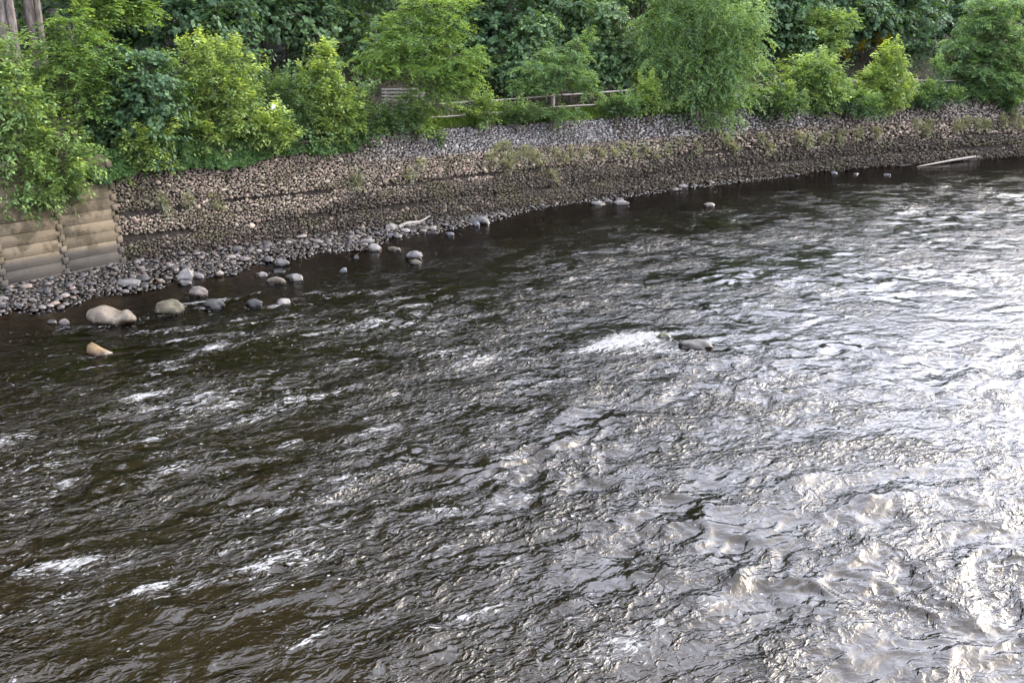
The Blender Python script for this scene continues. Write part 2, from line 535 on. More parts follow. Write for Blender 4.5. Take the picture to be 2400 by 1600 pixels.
def build_water():
    g = 8.0 * (88 / 8.0) ** (np.arange(770) / 769)
    ys = np.concatenate([[-110, -60, -30, -12, -4, 0, 3, 5.5, 7.2], g, [95, 110, 135, 165]])
    t = np.linspace(-1, 1, 470) * 0.64
    e = np.array([0.67, 0.74, 0.9, 1.4, 2.4, 5, 12])
    t = np.concatenate([-e[::-1], t, e])
    W = np.maximum(ys, 7.5)
    Y = np.repeat(ys[:, None], len(t), 1)
    X = np.clip(W[:, None] * t[None, :], -120, 165)
    sd = shore_dist(X, Y)
    rough = 0.10 + 0.90 * sstep(0.8, 8.0, sd + 1.6 * noise(X * 0.2, Y * 0.2))
    # local steepness: patches of livelier and slacker water
    patch = 0.78 + 0.75 * fbm(X * 0.22 + 3, Y * 0.22, 2)
    patch = np.clip(patch, 0.3, 1.5)
    wx = X + 0.45 * noise(X * 0.45, Y * 0.45) + 0.12 * noise(X * 1.7 + 9, Y * 1.7)
    wy = Y + 0.45 * noise(X * 0.45 + 31, Y * 0.45 + 7) + 0.12 * noise(X * 1.7 + 3, Y * 1.7 + 5)
    r2 = np.random.default_rng(21)
    Z = np.zeros_like(X)
    fa = math.atan2(FLOW[1], FLOW[0])
    NW = 76
    for i in range(NW):
        lam = 0.20 * (2.0 / 0.20) ** (i / (NW - 1))
        a = fa + (np.pi / 2 if i % 4 else 0) + r2.normal(0, 0.62)
        kx, ky = math.cos(a) * 2 * np.pi / lam, math.sin(a) * 2 * np.pi / lam
        amp = 0.0044 * lam ** 1.0
        ph = kx * wx + ky * wy + r2.uniform(0, 6.28)
        s = np.sin(ph)
        # finer waves ride in groups of their own
        Z += amp * (np.exp(0.9 * (s - 1)) * 1.75 - 0.9)
    # broken crests: ridged noise stretched across the current
    c, s_ = math.cos(fa), math.sin(fa)
    U, Vv = wx * c + wy * s_, -wx * s_ + wy * c
    for sc, am in ((0.8, 0.040), (1.6, 0.030), (3.4, 0.015), (7.0, 0.0055)):
        rn = 1 - np.abs(fbm(U * sc * 0.62 + sc * 7, Vv * sc * 1.15 - sc * 3, 2))
        Z += am * (np.clip(rn, 0, 1) ** 3 - 0.35)
    Z *= rough * patch * (1 - 0.22 * sstep(0, 9, X))
    Z += 0.0035 * noise(X * 6, Y * 6) * (1 - rough) + 0.0018 * noise(X * 14, Y * 14) * (1 - rough)
    foam = np.zeros_like(X)
    spots = []
    for (u, v, hu, hv, am) in FOAM:
        p = at(u, v, 0)
        kx = FPX / proj(p)[2]
        spots.append((p[0], p[1], 1.35 * hu / kx, 0.66 * hu / kx, am * 1.05))
    rf = np.random.default_rng(70)
    for _ in range(260):                                     # short broken streaks over the riffle on the near left
        x_ = rf.uniform(-9, 2.5); y_ = rf.uniform(10, 29)
        la = rf.uniform(0.18, 0.7)
        spots.append((x_, y_, la, la * rf.uniform(0.16, 0.35), rf.uniform(0.5, 1.05) * (1 if x_ < 0 else .7)))
    for (u, v, w, h, kind, c, lab) in BOULDERS[:14] + BOULDERS[40:42]:     # wash around stones that stand in the current
        p = at(u, v, 0)
        kx = FPX / proj(p)[2]
        spots.append((p[0] + FLOW[0] * w / kx * .45, p[1] + FLOW[1] * w / kx * .3, w / kx * 0.75, w / kx * 0.34, 0.62))
    for (x_, y_, la, wa, am) in spots:
        near_ = (np.abs(X - x_) < 3 * la + .2) & (np.abs(Y - y_) < 3 * la + .2)
        dx, dy = X[near_] - x_, Y[near_] - y_
        al, ac = (dx * FLOW[0] + dy * FLOW[1]) / la, (-dx * FLOW[1] + dy * FLOW[0]) / wa
        gq = am * np.exp(-(al * al + ac * ac))
        foam[near_] += gq
        Z[near_] += 0.035 * gq * np.minimum(la, 1)
    for (u, v, hu, hv, am) in BUMPS:
        p = at(u, v, 0)
        kx = FPX / proj(p)[2]
        ax = hu / kx
        dx = (X - p[0]) / ax
        dy = (Y - p[1] - 0.25 * noise(X * 1.3, Y * 0.2) - 0.25 * dx * ax) / (0.22 + 0.25 * ax * 0.5)
        Z += 0.6 * am * np.exp(-np.abs(dx) ** 2) * (np.exp(-np.abs(dy) ** 1.6) - 0.25 * np.exp(-((dy - 1.6) ** 2)))
    crest = sstep(0.055, 0.16, Z)
    foam += 0.55 * crest * rough
    foam += 0.44 * sstep(-0.1, 0.7, fbm(X * 0.35 + 40, Y * 0.35, 2)) * rough * sstep(2, -5, X)
    far = np.zeros_like(X); far[(Y > 95) | (Y < 7.5) | (np.abs(X) > 0.8 * np.maximum(Y, 7.5) + 0.1)] = 1
    Z = Z * (1 - far)
    depth = np.clip(0.0 - bed_z(X, Y, sd), 0.0, 3)
    depth = np.where(sd < 0, 0.0, depth)
    me = grid_mesh('river_water', X, Y, Z, True, {'foam': foam.ravel(), 'depth': depth.ravel(), 'rough': (rough * (1 - 0.35 * sstep(0, 8, X))).ravel()})
    m, nt, out = mat('river_water')
    k = NT(nt)
    pos = k.n('ShaderNodeNewGeometry').outputs['Position']
    mp = k.n('ShaderNodeMapping', {'Vector': pos, 'Rotation': (0, 0, -fa)}, vector_type='POINT').outputs[0]
    warp = k.n('ShaderNodeVectorMath', {0: mp, 1: k.n('ShaderNodeVectorMath', {0: k.noise(mp, 2.2, 2, 0.5, 'Color'), 3: 0.35}, operation='SCALE').outputs[0]}, operation='ADD').outputs[0]
    st = k.n('ShaderNodeMapping', {'Vector': warp, 'Scale': (0.78, 1.3, 1)}).outputs[0]
    n1 = k.noise(st, 6.5, 3, 0.6)
    n2 = k.noise(st, 19.0, 2, 0.6)
    rg = k.attr('rough', 'Fac')
    def ridged(sc, off):
        v_ = k.n('ShaderNodeMapping', {'Vector': st, 'Location': (off, off * 2, 0)}).outputs[0]
        a_ = k.math('ABSOLUTE', k.math('MULTIPLY_ADD', k.noise(v_, sc, 2, 0.5), 5.0, -2.5))
        return k.math('POWER', k.math('SUBTRACT', 1.0, a_, clamp=True), 2.0)
    h = k.math('ADD', k.math('MULTIPLY', n1, 0.75), k.math('MULTIPLY', n2, 0.10))
    h = k.math('ADD', h, k.math('MULTIPLY', ridged(4.0, 3.0), 0.50))
    h = k.math('ADD', h, k.math('MULTIPLY', ridged(10.0, 8.0), 0.14))
    amp = k.math('MULTIPLY', k.math('MULTIPLY_ADD', rg, 0.85, 0.12), k.math('MULTIPLY', k.ramp(k.noise(st, 0.9, 3, 0.6), 0.38, 0.66, 0.3, 1.2), k.ramp(k.noise(st, 0.22, 2, 0.5), 0.36, 0.62, 0.45, 1.1)))
    nrm = k.bump(k.math('MULTIPLY', h, amp), 0.050, 1.0)
    # body colour: brown peaty water, thin at the edge so that the bed shows through
    dp = k.attr('depth', 'Fac')
    body = k.n('ShaderNodeBsdfDiffuse', {'Color': (0.021, 0.0152, 0.0060, 1), 'Normal': nrm})
    clear = k.n('ShaderNodeBsdfTransparent', {'Color': (0.50, 0.31, 0.12, 1)})
    see = k.math('POWER', 0.02, dp)
    below = k.n('ShaderNodeMixShader', {0: see, 1: body.outputs[0], 2: clear.outputs[0]})
    gl = k.n('ShaderNodeBsdfGlossy', {'Color': (1, 1, 1, 1), 'Roughness': 0.10, 'Normal': nrm})
    fr = k.n('ShaderNodeFresnel', {'IOR': 1.333, 'Normal': nrm})
    wat = k.n('ShaderNodeMixShader', {0: fr.outputs[0], 1: below.outputs[0], 2: gl.outputs[0]})
    # foam: streaked, broken by fine bubbles
    stf = k.n('ShaderNodeMapping', {'Vector': warp, 'Scale': (0.42, 1.5, 1)}).outputs[0]
    fn = k.noise(stf, 11.0, 6, 0.72)
    fn2 = k.noise(stf, 34.0, 3, 0.65)
    fm = k.math('ADD', k.attr('foam', 'Fac'), k.math('ADD', k.math('MULTIPLY_ADD', fn, 6.5, -3.85), k.math('MULTIPLY_ADD', fn2, 2.6, -1.35)))
    fm = k.ramp(fm, 0.30, 0.95, 0.0, 0.9)
    fm = k.math('MULTIPLY', fm, k.ramp(k.noise(k.n('ShaderNodeMapping', {'Vector': warp, 'Scale': (0.5, 2.2, 1)}).outputs[0], 13.0, 4, 0.7), 0.38, 0.58, 0.35, 1.0))
    # tiny white dots gathered in patches
    vb = k.n('ShaderNodeTexVoronoi', {'Vector': pos, 'Scale': 5.0, 'Randomness': 1.0})
    pick = k.math('GREATER_THAN', k.n('ShaderNodeSeparateColor', {0: vb.outputs['Color']}).outputs[0], 0.45)
    dotm = k.math('MULTIPLY', k.math('LESS_THAN', vb.outputs['Distance'], 0.095), pick)
    dotm = k.math('MULTIPLY', dotm, k.ramp(k.noise(stf, 0.55, 3, 0.6), 0.47, 0.62, 0.0, 0.85))
    fm = k.math('MAXIMUM', fm, dotm)
    fo = k.n('ShaderNodeBsdfDiffuse', {'Color': (0.30, 0.30, 0.285, 1), 'Normal': k.bump(fn, 0.05, 0.8)})
    fin = k.n('ShaderNodeMixShader', {0: fm, 1: wat.outputs[0], 2: fo.outputs[0]})
    k.link(fin.outputs[0], out.inputs[0])
    tag(obj('river_water', me, m), kind='structure')
build_water()


# ------------------------------------------------------------------ stones
def cube_sphere(n):
    """Rounded cube with n x n quads a side; unit half size."""
    V, idx, F = [], {}, []
    def vid(p):
        key = tuple(np.round(p, 5))
        if key not in idx:
            idx[key] = len(V); V.append(p)
        return idx[key]
    L = np.linspace(-1, 1, n + 1)
    for ax in range(3):
        for sg in (-1, 1):
            for i in range(n):
                for j in range(n):
                    q = []
                    for (a, b) in ((i, j), (i + 1, j), (i + 1, j + 1), (i, j + 1)):
                        p = [0, 0, 0]; p[ax] = sg; p[(ax + 1) % 3] = L[a] * (1 if sg > 0 else -1) ; p[(ax + 2) % 3] = L[b]
                        q.append(vid(np.array(p, float)))
                    F.append(q)
    V = np.array(V)
    r = (np.abs(V) ** 2.35).sum(1) ** (1 / 2.35)
    return V / r[:, None], np.array(F)


STONE_V, STONE_F = cube_sphere(2)                # 26 verts, 24 quads (48 triangles)
ICO_V = np.array([[0, 0, 1], [.894, 0, .447], [.276, .851, .447], [-.724, .526, .447], [-.724, -.526, .447], [.276, -.851, .447],
                  [.724, .526, -.447], [-.276, .851, -.447], [-.894, 0, -.447], [-.276, -.851, -.447], [.724, -.526, -.447], [0, 0, -1]]) * 1.08
ICO_F = np.array([[0, 1, 2], [0, 2, 3], [0, 3, 4], [0, 4, 5], [0, 5, 1], [1, 6, 2], [2, 7, 3], [3, 8, 4], [4, 9, 5], [5, 10, 1],
                  [6, 7, 2], [7, 8, 3], [8, 9, 4], [9, 10, 5], [10, 6, 1], [11, 7, 6], [11, 8, 7], [11, 9, 8], [11, 10, 9], [11, 6, 10]])


def rot_matrices(n, r):
    """Random rotations, (n,3,3)."""
    q = r.normal(size=(n, 4)); q /= np.linalg.norm(q, axis=1, keepdims=True)
    w, x, y, z = q.T
    return np.stack([np.stack([1 - 2 * (y*y + z*z), 2 * (x*y - z*w), 2 * (x*z + y*w)], -1),
                     np.stack([2 * (x*y + z*w), 1 - 2 * (x*x + z*z), 2 * (y*z - x*w)], -1),
                     np.stack([2 * (x*z - y*w), 2 * (y*z + x*w), 1 - 2 * (x*x + y*y)], -1)], 1)


def stone_mass(name, P, S, R, cols, lowpoly, r):
    """Joined stones: P centres, S half sizes (n,3), R rotations, colours."""
    Vb, Fb = (ICO_V, ICO_F) if lowpoly else (STONE_V, STONE_F)
    n, m = len(P), len(Vb)
    J = Vb[None] * (1 + r.uniform(-0.30, 0.22, (n, m, 1)))
    V = np.einsum('nij,nmj->nmi', R, J * S[:, None]) + P[:, None]
    F = (Fb[None] + (np.arange(n) * m)[:, None, None]).reshape(-1, Fb.shape[1])
    return raw_mesh(name, V.reshape(-1, 3), F, name != 'face_stones', np.repeat(cols, m, 0))


def single_stones(nvar, r, smooth=True):
    out = []
    for i in range(nvar):
        V = STONE_V * (1 + r.uniform(-0.18, 0.18, (len(STONE_V), 1)))
        out.append(raw_mesh('stone', V, STONE_F, smooth, np.ones((len(V), 3))))
    return out


# gabion wall --------------------------------------------------------
JOINTS = np.array([0.0, 0.72, 1.5, 2.4, 3.9])


def wall_surface(s, h):
    """Point on the face of the gabion wall, with its outward normal: courses bulge, and lean back."""
    P, T, N = gab.at(s)
    c = np.clip(np.searchsorted(JOINTS, h, side='right') - 1, 0, 3)
    lo, hi = JOINTS[c], JOINTS[c + 1]
    t = np.clip((h - lo) / (hi - lo), 0, 1)
    bulge = np.where(c < 3, 0.13 * np.sin(np.pi * np.clip(t, 0, 1)) ** 0.7, 0.10 * np.sin(np.pi * np.clip(t, 0, .5)))
    step = np.array([0.0, 0.02, 0.06, 0.10])[c]
    wob = 0.10 * noise(s * 0.35 + c * 7.7, h * 0.4 + c * 3.1)
    off = bulge + wob - setback(s, h) - step
    zz = h + 0.05 * noise(s * 0.25, c * 5.3)
    return np.concatenate([P + N * off[:, None], zz[:, None]], 1), N, c, t


def build_gabion():
    wall = obj('gabion_wall', None)
    P0 = gab.at(20.0)[0]
    wall.location = (float(P0[0]), float(P0[1]), 0)
    tag(wall, 'long stone-filled gabion wall curving along the river bank', 'wall')
    inv = np.array([P0[0], P0[1], 0.0])
    # dark rubble core behind the face stones
    s = np.arange(-0.1, S_END, 0.5)
    H = np.array([-0.6, 0, .3, .72, .76, 1.1, 1.5, 1.54, 1.9, 2.4, 2.44, 2.9, 3.2, 3.45, 3.7])
    V = []
    for h in H:
        hh = np.full(len(s), h)
        p, N, c, t = wall_surface(np.clip(s, 0, S_END), hh)
        zt = ztop(p[:, 0]) - 0.12
        p[:, 2] = np.minimum(p[:, 2], zt)
        p[:, :2] -= N * 0.085
        V.append(p)
    V.append(V[-1] + np.concatenate([-gab.at(np.clip(s, 0, S_END))[2] * 1.2, np.zeros((len(s), 1))], 1))
    V = np.stack(V, 1)
    n, m = V.shape[:2]
    i, j = np.meshgrid(np.arange(n - 1), np.arange(m - 1), indexing='ij')
    F = np.stack([i * m + j, (i + 1) * m + j, (i + 1) * m + j + 1, i * m + j + 1], -1).reshape(-1, 4)
    obj('core', raw_mesh('core', V.reshape(-1, 3) - inv, F, True), M_CORE, wall)
    # face stones: dart throwing, big ones first
    r = np.random.default_rng(8)
    cell = 0.11
    grid = {}
    out = []
    dpx = lambda s_: 1.0
    def size_class(s_):
        return 1.0 + 0.3 * sstep(20, 55, s_)
    for rad, tries in ((0.10, 500), (0.075, 4000), (0.056, 26000), (0.043, 110000), (0.033, 90000)):
        ss = r.uniform(0.05, S_END - 0.1, tries)
        hh = r.uniform(-0.12, 3.75, tries)
        k = size_class(ss) * rad * r.uniform(0.85, 1.15, tries)
        if rad < 0.045:
            keep = ss < 24
            ss, hh, k = ss[keep], hh[keep], k[keep]
        for a, b, q in zip(ss, hh, k):
            gi, gj = int(a / cell), int(b / cell + 50)
            ok = True
            for di in (-2, -1, 0, 1, 2):
                for dj in (-2, -1, 0, 1, 2):
                    for (a2, b2, q2) in grid.get((gi + di, gj + dj), ()):
                        if ((a - a2) / 1.2) ** 2 + (b - b2) ** 2 < (0.62 * (q + q2)) ** 2:
                            ok = False; break
                    if not ok: break
                if not ok: break
            if ok:
                grid.setdefault((gi, gj), []).append((a, b, q))
                out.append((a, b, q))
    A = np.array(out)
    s, h, q = A.T
    P, N, c, t = wall_surface(s, h)
    zt = ztop(P[:, 0])
    ok = P[:, 2] < zt
    # slumped, open seams under some courses
    seam = np.minimum(np.abs(h - 0.72), np.abs(h - 1.5))
    gapn = noise(s * 0.45 + 11, np.round(h) * 3.3)
    ok &= ~((seam < 0.07 + 0.05 * gapn) & (gapn > 0.12) & (h < 2.0))
    s, h, q, P, N, c, t = (a[ok] for a in (s, h, q, P, N, c, t))
    n = len(s)
    P[:, :2] += N * r.uniform(-0.045, 0.035, n)[:, None]
    # colours: grey top course, tan middle, dark stained foot
    tan = np.array([0.205, 0.164, 0.119]); grey = np.array([0.178, 0.167, 0.153]); dark = np.array([0.030, 0.025, 0.019])
    u, v, Z = proj(P)
    wgrey = sstep(2.25, 2.55, h) * sstep(7, 14, s) * (1 - 0.55 * sstep(32, 44, s))
    zd = 0.72 + 0.70 * sstep(1, 14, s) + 0.35 * noise(s * 0.5, h * 0.7)
    wd = sstep(zd + 0.30, zd - 0.25, h) * 0.92
    lum = np.exp(r.normal(0, 0.27, n))[:, None]
    hue = 1 + r.normal(0, 0.03, (n, 3))
    colr = tan * (1 - wgrey[:, None]) + grey * wgrey[:, None]
    darkn = wd * r.uniform(0.7, 1.0, n)
    colr = (colr * (1 - darkn[:, None]) + dark * darkn[:, None]) * lum * hue
    moss = (sstep(0.0, 0.5, noise(s * 0.5 + 60, h * 1.6) + 0.5 * noise(s * 2.1, h * 3.6)) * sstep(2.7, 2.2, h) * 0.65)[:, None]
    colr = colr * (1 - moss) + np.array([0.075, 0.068, 0.036]) * moss
    colr = np.clip(colr, 0.01, 0.6)
    S = np.stack([q * r.uniform(0.85, 1.30, n), q * r.uniform(0.75, 1.1, n), q * r.uniform(0.6, 0.95, n)], 1)
    T = gab.at(s)[1]
    # lay stones roughly flat: rotate about the wall normal by a modest angle, then into the wall frame
    ang = r.normal(0, 0.55, n)
    ex = np.concatenate([T, np.zeros((n, 1))], 1); ez = np.tile([0, 0, 1.0], (n, 1)); ey = np.concatenate([-N, np.zeros((n, 1))], 1)
    a1 = ex * np.cos(ang)[:, None] + ez * np.sin(ang)[:, None]
    a3 = -ex * np.sin(ang)[:, None] + ez * np.cos(ang)[:, None]
    R = np.stack([a1, ey, a3], -1)
    # the 300 that show largest become stones of their own
    show = q * FPX / Z
    hidden = (u < 20) | (u > 2380) | (v < 405 - 0.155 * (u - 280)) & (u < 905) | (v < 290)
    order = np.argsort(np.where(hidden, -1, show))[::-1]
    big = np.zeros(n, bool); big[order[:300]] = True
    variants = single_stones(12, r, False)
    import mathutils
    for kx in np.nonzero(big)[0]:
        o = obj('stone', variants[int(kx) % 12], M_STONE, wall)
        Mx = mathutils.Matrix(R[kx].tolist()).to_4x4()
        o.matrix_local = mathutils.Matrix.Translation((P[kx] - inv).tolist()) @ Mx @ mathutils.Matrix.Diagonal((*S[kx].tolist(), 1))
        o.color = (*colr[kx].tolist(), 1)
    near = ~big & (s < 11)
    farm = ~big & (s >= 11)
    me = [stone_mass('face_stones', P[w] - inv, S[w], R[w], colr[w], lp, r) for w, lp in ((near, True), (farm, True))]
    bm = bmesh.new()
    for x in me: bm.from_mesh(x)
    mm = bpy.data.meshes.new('face_stones'); bm.to_mesh(mm); bm.free()
    tag(obj('face_stones', mm, M_STONE, wall), kind='stuff')
    # binding wires: uprights at the basket ends and a line along the top course seam
    sw = 0.9
    while sw < 52:
        hs = np.linspace(0.05, 3.2 if r.random() < 0.6 else 2.4, 14)
        p, Nn, _, _ = wall_surface(np.full(14, sw), hs)
        p[:, :2] += Nn * 0.10
        p[:, :2] += Nn * 0.0 + gab.at(np.full(14, sw))[1] * (0.04 * np.sin(hs * 2.1 + sw))[:, None]
        p[:, 2] = np.minimum(p[:, 2], ztop(p[:, 0]))
        Vt, Ft = tube([(p - inv, np.full(14, 0.011))], 4)
        obj('wire', raw_mesh('wire', Vt, Ft), M_WIRE, wall)
        sw += 1.85 * r.uniform(0.85, 1.15)
    for hj in (2.4,):
        ss = np.arange(1.0, 60, 0.5)
        p, Nn, _, _ = wall_surface(ss, np.full(len(ss), hj) + 0.02 * noise(ss * 0.8, 0 * ss))
        p[:, :2] += Nn * 0.07
        Vt, Ft = tube([(p - inv, np.full(len(ss), 0.014))], 4)
        obj('wire', raw_mesh('wire', Vt, Ft), M_WIRE, wall)
    return wall
build_gabion()


# crib wall ----------------------------------------------------------
def crib_material():
    m, nt, out = mat('crib_concrete')
    k = NT(nt)
    pos = k.n('ShaderNodeNewGeometry').outputs['Position']
    oc = k.n('ShaderNodeObjectInfo').outputs['Color']
    z = k.n('ShaderNodeSeparateXYZ', {0: pos}).outputs[2]
    n1 = k.noise(pos, 1.6, 6, 0.7)
    n2 = k.noise(k.n('ShaderNodeMapping', {'Vector': pos, 'Scale': (1, 1, 6)}).outputs[0], 5.0, 5, 0.7)
    n3 = k.noise(pos, 45, 3, 0.7)
    c = k.mix(k.ramp(n2, 0.3, 0.7), (0.80, 0.80, 0.80), (1.1, 1.08, 1.05))
    c = k.mix(1.0, oc, c, 'MULTIPLY')
    c = k.mix(k.ramp(n1, 0.44, 0.58, 0.0, 0.85), c, (0.045, 0.037, 0.020))
    zz = k.math('MULTIPLY_ADD', n1, 0.5, z)
    c = k.mix(k.ramp(zz, 0.80, 1.0, 0.8, 0.0), c, (0.048, 0.044, 0.038))
    c = k.mix(k.ramp(zz, 2.1, 2.5, 0.0, 0.35), c, (0.06, 0.06, 0.03))
    f = k.math('MULTIPLY_ADD', n3, 0.5, 0.75)
    c = k.mix(1.0, c, k.n('ShaderNodeCombineColor', {0: f, 1: f, 2: f}).outputs[0], 'MULTIPLY')
    pb = k.n('ShaderNodeBsdfPrincipled', {'Base Color': c, 'Roughness': 0.88, 'Specular IOR Level': 0.2, 'Normal': k.bump(k.math('ADD', n3, n2), 0.012, 0.8)})
    k.link(pb.outputs[0], out.inputs[0])
    return m


def prism(poly, depth, bevel=0.004):
    """Outline in (x, z) extruded along y from 0 (front) to depth, front edge bevelled."""
    poly = np.asarray(poly, float)
    n = len(poly)
    c = poly.mean(0)
    d = poly - c
    inner = c + d * (1 - bevel / np.maximum(np.abs(d).max(0), 1e-6))
    V = np.concatenate([np.column_stack([inner[:, 0], np.zeros(n), inner[:, 1]]),
                        np.column_stack([poly[:, 0], np.full(n, bevel), poly[:, 1]]),
                        np.column_stack([poly[:, 0], np.full(n, depth), poly[:, 1]])])
    i = np.arange(n); j = (i + 1) % n
    q = np.concatenate([np.stack([a * n + i, a * n + j, (a + 1) * n + j, (a + 1) * n + i], 1) for a in (0, 1)])
    return raw_mesh('prism', V, [q, np.arange(n)[None, ::-1]])


def build_crib():
    mt = crib_material()
    wall = obj('crib_wall', None)
    wall.location = (float(CRIB_B[0]), float(CRIB_B[1]), 0)
    wall.rotation_euler = (0, 0, math.atan2(-crib_dir[1], -crib_dir[0]) + math.pi)
    tag(wall, 'tan concrete crib wall of stacked beams at the left edge', 'wall')
    r = np.random.default_rng(31)
    RH, PL = 0.325, 2.02
    lean = 0.085
    # local frame: x along the wall (0 at the gabion end, negative to the left), y into the bank, z up
    core = obj('core', raw_mesh('core', np.array([[-10.5, .18, -.5], [-.1, .18, -.5], [-.1, .48, 3.5], [-10.5, .48, 3.5], [-.1, 1.2, -.5], [-.1, 1.5, 3.5]]),
                                [np.array([[0, 1, 2, 3], [1, 4, 5, 2]])]), M_CORE, wall)
    nt = 0.102
    for i in range(5):
        x0, x1 = -(i + 1) * PL, -i * PL
        for rr in range(11):
            z0 = -0.22 + rr * RH
            g = 0.005
            a, b, lo, hi = x0 + 0.016, x1 - 0.016, z0 + g, z0 + RH - g
            n_ = nt + r.uniform(-0.01, 0.015)
            poly = [(a + n_, lo), (b - n_, lo), (b - n_, lo + n_ * .72), (b, lo + n_ * .72), (b, hi - n_ * .72), (b - n_, hi - n_ * .72), (b - n_, hi), (a + n_, hi),
                    (a + n_, hi - n_ * .72), (a, hi - n_ * .72), (a, lo + n_ * .72), (a + n_, lo + n_ * .72)]
            o = obj('beam', prism(poly, 0.22), mt, wall, loc=(0, r.uniform(-0.012, 0.012), 0), rot=(-math.atan(lean), r.normal(0, 0.0015), 0))
            k = r.uniform(0.72, 1.2)
            o.color = (0.135 * k, 0.108 * k, 0.071 * k, 1)
    for i in range(6):
        x = -i * PL
        for rr in range(11):
            z0 = -0.22 + rr * RH
            w = 0.098 + r.uniform(-0.006, 0.006)
            poly = [(x - w, z0 - w), (x + w, z0 - w), (x + w, z0 + w), (x - w, z0 + w)]
            o = obj('header_block', prism(poly, 0.4, 0.014), mt, wall, loc=(r.uniform(-.008, .008), lean * z0 - 0.045 + r.uniform(-0.012, 0.012), 0), rot=(0, r.normal(0, 0.03) * 0, 0))
            k = r.uniform(0.8, 1.15)
            o.color = (0.14 * k, 0.112 * k, 0.075 * k, 1)
build_crib()


# river rocks --------------------------------------------------------
def rock_mesh(name, hx, hy, hz, seed, kind='round', n=9, bulge=0.0):
    V, F = cube_sphere(n)
    V = V / (np.linalg.norm(V, axis=1, keepdims=True) ** 0.75)
    r = np.random.default_rng(seed)
    ph = r.uniform(0, 50, 3)
    d = V / np.linalg.norm(V, axis=1, keepdims=True)
    amp = {'round': 0.20, 'angular': 0.24, 'slab': 0.16, 'wedge': 0.18}[kind]
    nz = noise(d[:, 0] * 1.3 + ph[0] + d[:, 2] * .7, d[:, 1] * 1.3 + ph[1]) + 0.5 * noise(d[:, 0] * 2.9 + ph[1], d[:, 2] * 2.9 + ph[2] + d[:, 1])
    V = V * (1 + amp * nz)[:, None]
    if kind in ('angular', 'slab', 'wedge'):
        for _ in range(7 if kind == 'angular' else 4):
            nn = r.normal(size=3); nn[2] = abs(nn[2]) * 0.6; nn /= np.linalg.norm(nn)
            off = r.uniform(0.5, 0.78)
            ex = V @ nn - off
            V = V - np.where(ex > 0, ex * 0.97, 0)[:, None] * nn
    if kind == 'wedge':
        V[:, 2] *= 1 - 0.35 * (V[:, 0] + 0.2)
    if kind == 'slab':
        V[:, 2] = np.sign(V[:, 2]) * np.abs(V[:, 2]) ** 0.8
    if bulge:
        V[:, 2] -= bulge * np.exp(-((V[:, 0] - 0.25) / 0.33) ** 2) * (V[:, 2] > 0) * np.clip(V[:, 2], 0, 1)
        V[:, 2] *= np.where(V[:, 0] > 0, 1 - 0.12 * V[:, 0], 1 + 0.05)
    V = V * np.array([hx, hy, hz])
    return raw_mesh(name, V, F, True, np.ones((len(V), 3)))


SUNKEN = [(168, 796, 50, OLV), (205, 850, 50, OLV), (575, 733, 58, (.16, .15, .05)), (440, 793, 32, (.30, .19, .07)), (620, 915, 26, (.42, .25, .08)), (610, 1085, 28, (.42, .25, .08)),
          (830, 720, 26, (.40, .27, .08)), (690, 768, 24, (.34, .24, .08)), (1130, 590, 54, (.30, .22, .08)), (1098, 611, 26, (.34, .2, .07)), (1366, 633, 28, (.34, .26, .07)), (42, 1003, 40, (.32, .17, .06)),
          (620, 760, 36, (.22, .18, .07)), (240, 905, 36, (.26, .18, .07)), (1605, 474, 36, DRK), (1700, 474, 36, DRK), (1560, 492, 30, OLV), (760, 650, 30, OLV), (700, 690, 30, OLV), (1730, 489, 22, (.36, .24, .06))]


SUNK_LABELS = ['olive stone under water left of the orange wedge rock',
               'olive stone under water just below the orange wedge rock',
               'mossy stone under water right of the dark wet boulder',
               'brown stone under water in the riffle left of the foam',
               'orange stone under water left of centre, the upper of two',
               'orange stone under water left of centre, the lower of two',
               'small yellow stone under calm water right of the pale angular rock',
               'small brown stone under water right of the big foam patch',
               'long brown stone under water right of the lone round boulder',
               'small reddish stone under water below the long brown stone',
               'yellow stone under water in mid-river',
               'reddish-brown stone under water at the left edge',
               'olive-brown stone under water beside the big foam patch',
               'dim brown stone under water below the orange wedge rock',
               'dark stone awash left of the far pinkish stone',
               'dark stone awash right of the far pinkish stone',
               'olive stone awash below the three stones in a row',
               'olive stone under water left of the lone blue-grey stone',
               'olive stone under water below the grey wedge rock',
               'yellow stone awash beside the far white ripple']


def build_boulders():
    for i, (u, v, w, h, kind, c, lab) in enumerate(BOULDERS):
        p = at(u, v, 0.0)
        k = FPX / proj(p)[2]
        hx = w / k / 2
        top = max(h / k * 0.80, 0.055)
        hz = top * 0.72 + 0.03
        hy = hx * (0.72 if kind != 'slab' else 0.62)
        y = p[1] + hy * 0.75
        x = p[0] * y / p[1]
        ground = max(float(bed_z(np.array(x), np.array(y))), -0.02)
        o = obj('boulder', rock_mesh('boulder', hx, hy, hz, 100 + i, kind, 9 if w > 30 else 6, 0.5 if i == 0 else 0.0), M_ROCK,
                loc=(x, y, ground + top - hz * 0.95), rot=(0, 0, (0.25 if kind == 'slab' else 0.12) * math.sin(i * 2.3)))
        o.color = (*[q_ * 0.88 for q_ in c], 1)
        tag(o, lab, 'boulder', 'boulders along the water')
    for i, (u, v, w, c) in enumerate(SUNKEN):
        p = at(u, v, 0.0)
        k = FPX / proj(p)[2]
        hx = w / k / 2 * 1.15
        o = obj('sunken_stone', rock_mesh('sunken_stone', hx, hx * 0.75, hx * 0.6, 300 + i, 'round', 6), M_ROCK, loc=(p[0], p[1] + .05, -0.06 - hx * 0.56), rot=(0, 0, i))
        o.color = (*[min(q * 1.5, .7) for q in c], 1)
        tag(o, SUNK_LABELS[i], 'stone', 'stones under the water')
build_boulders()


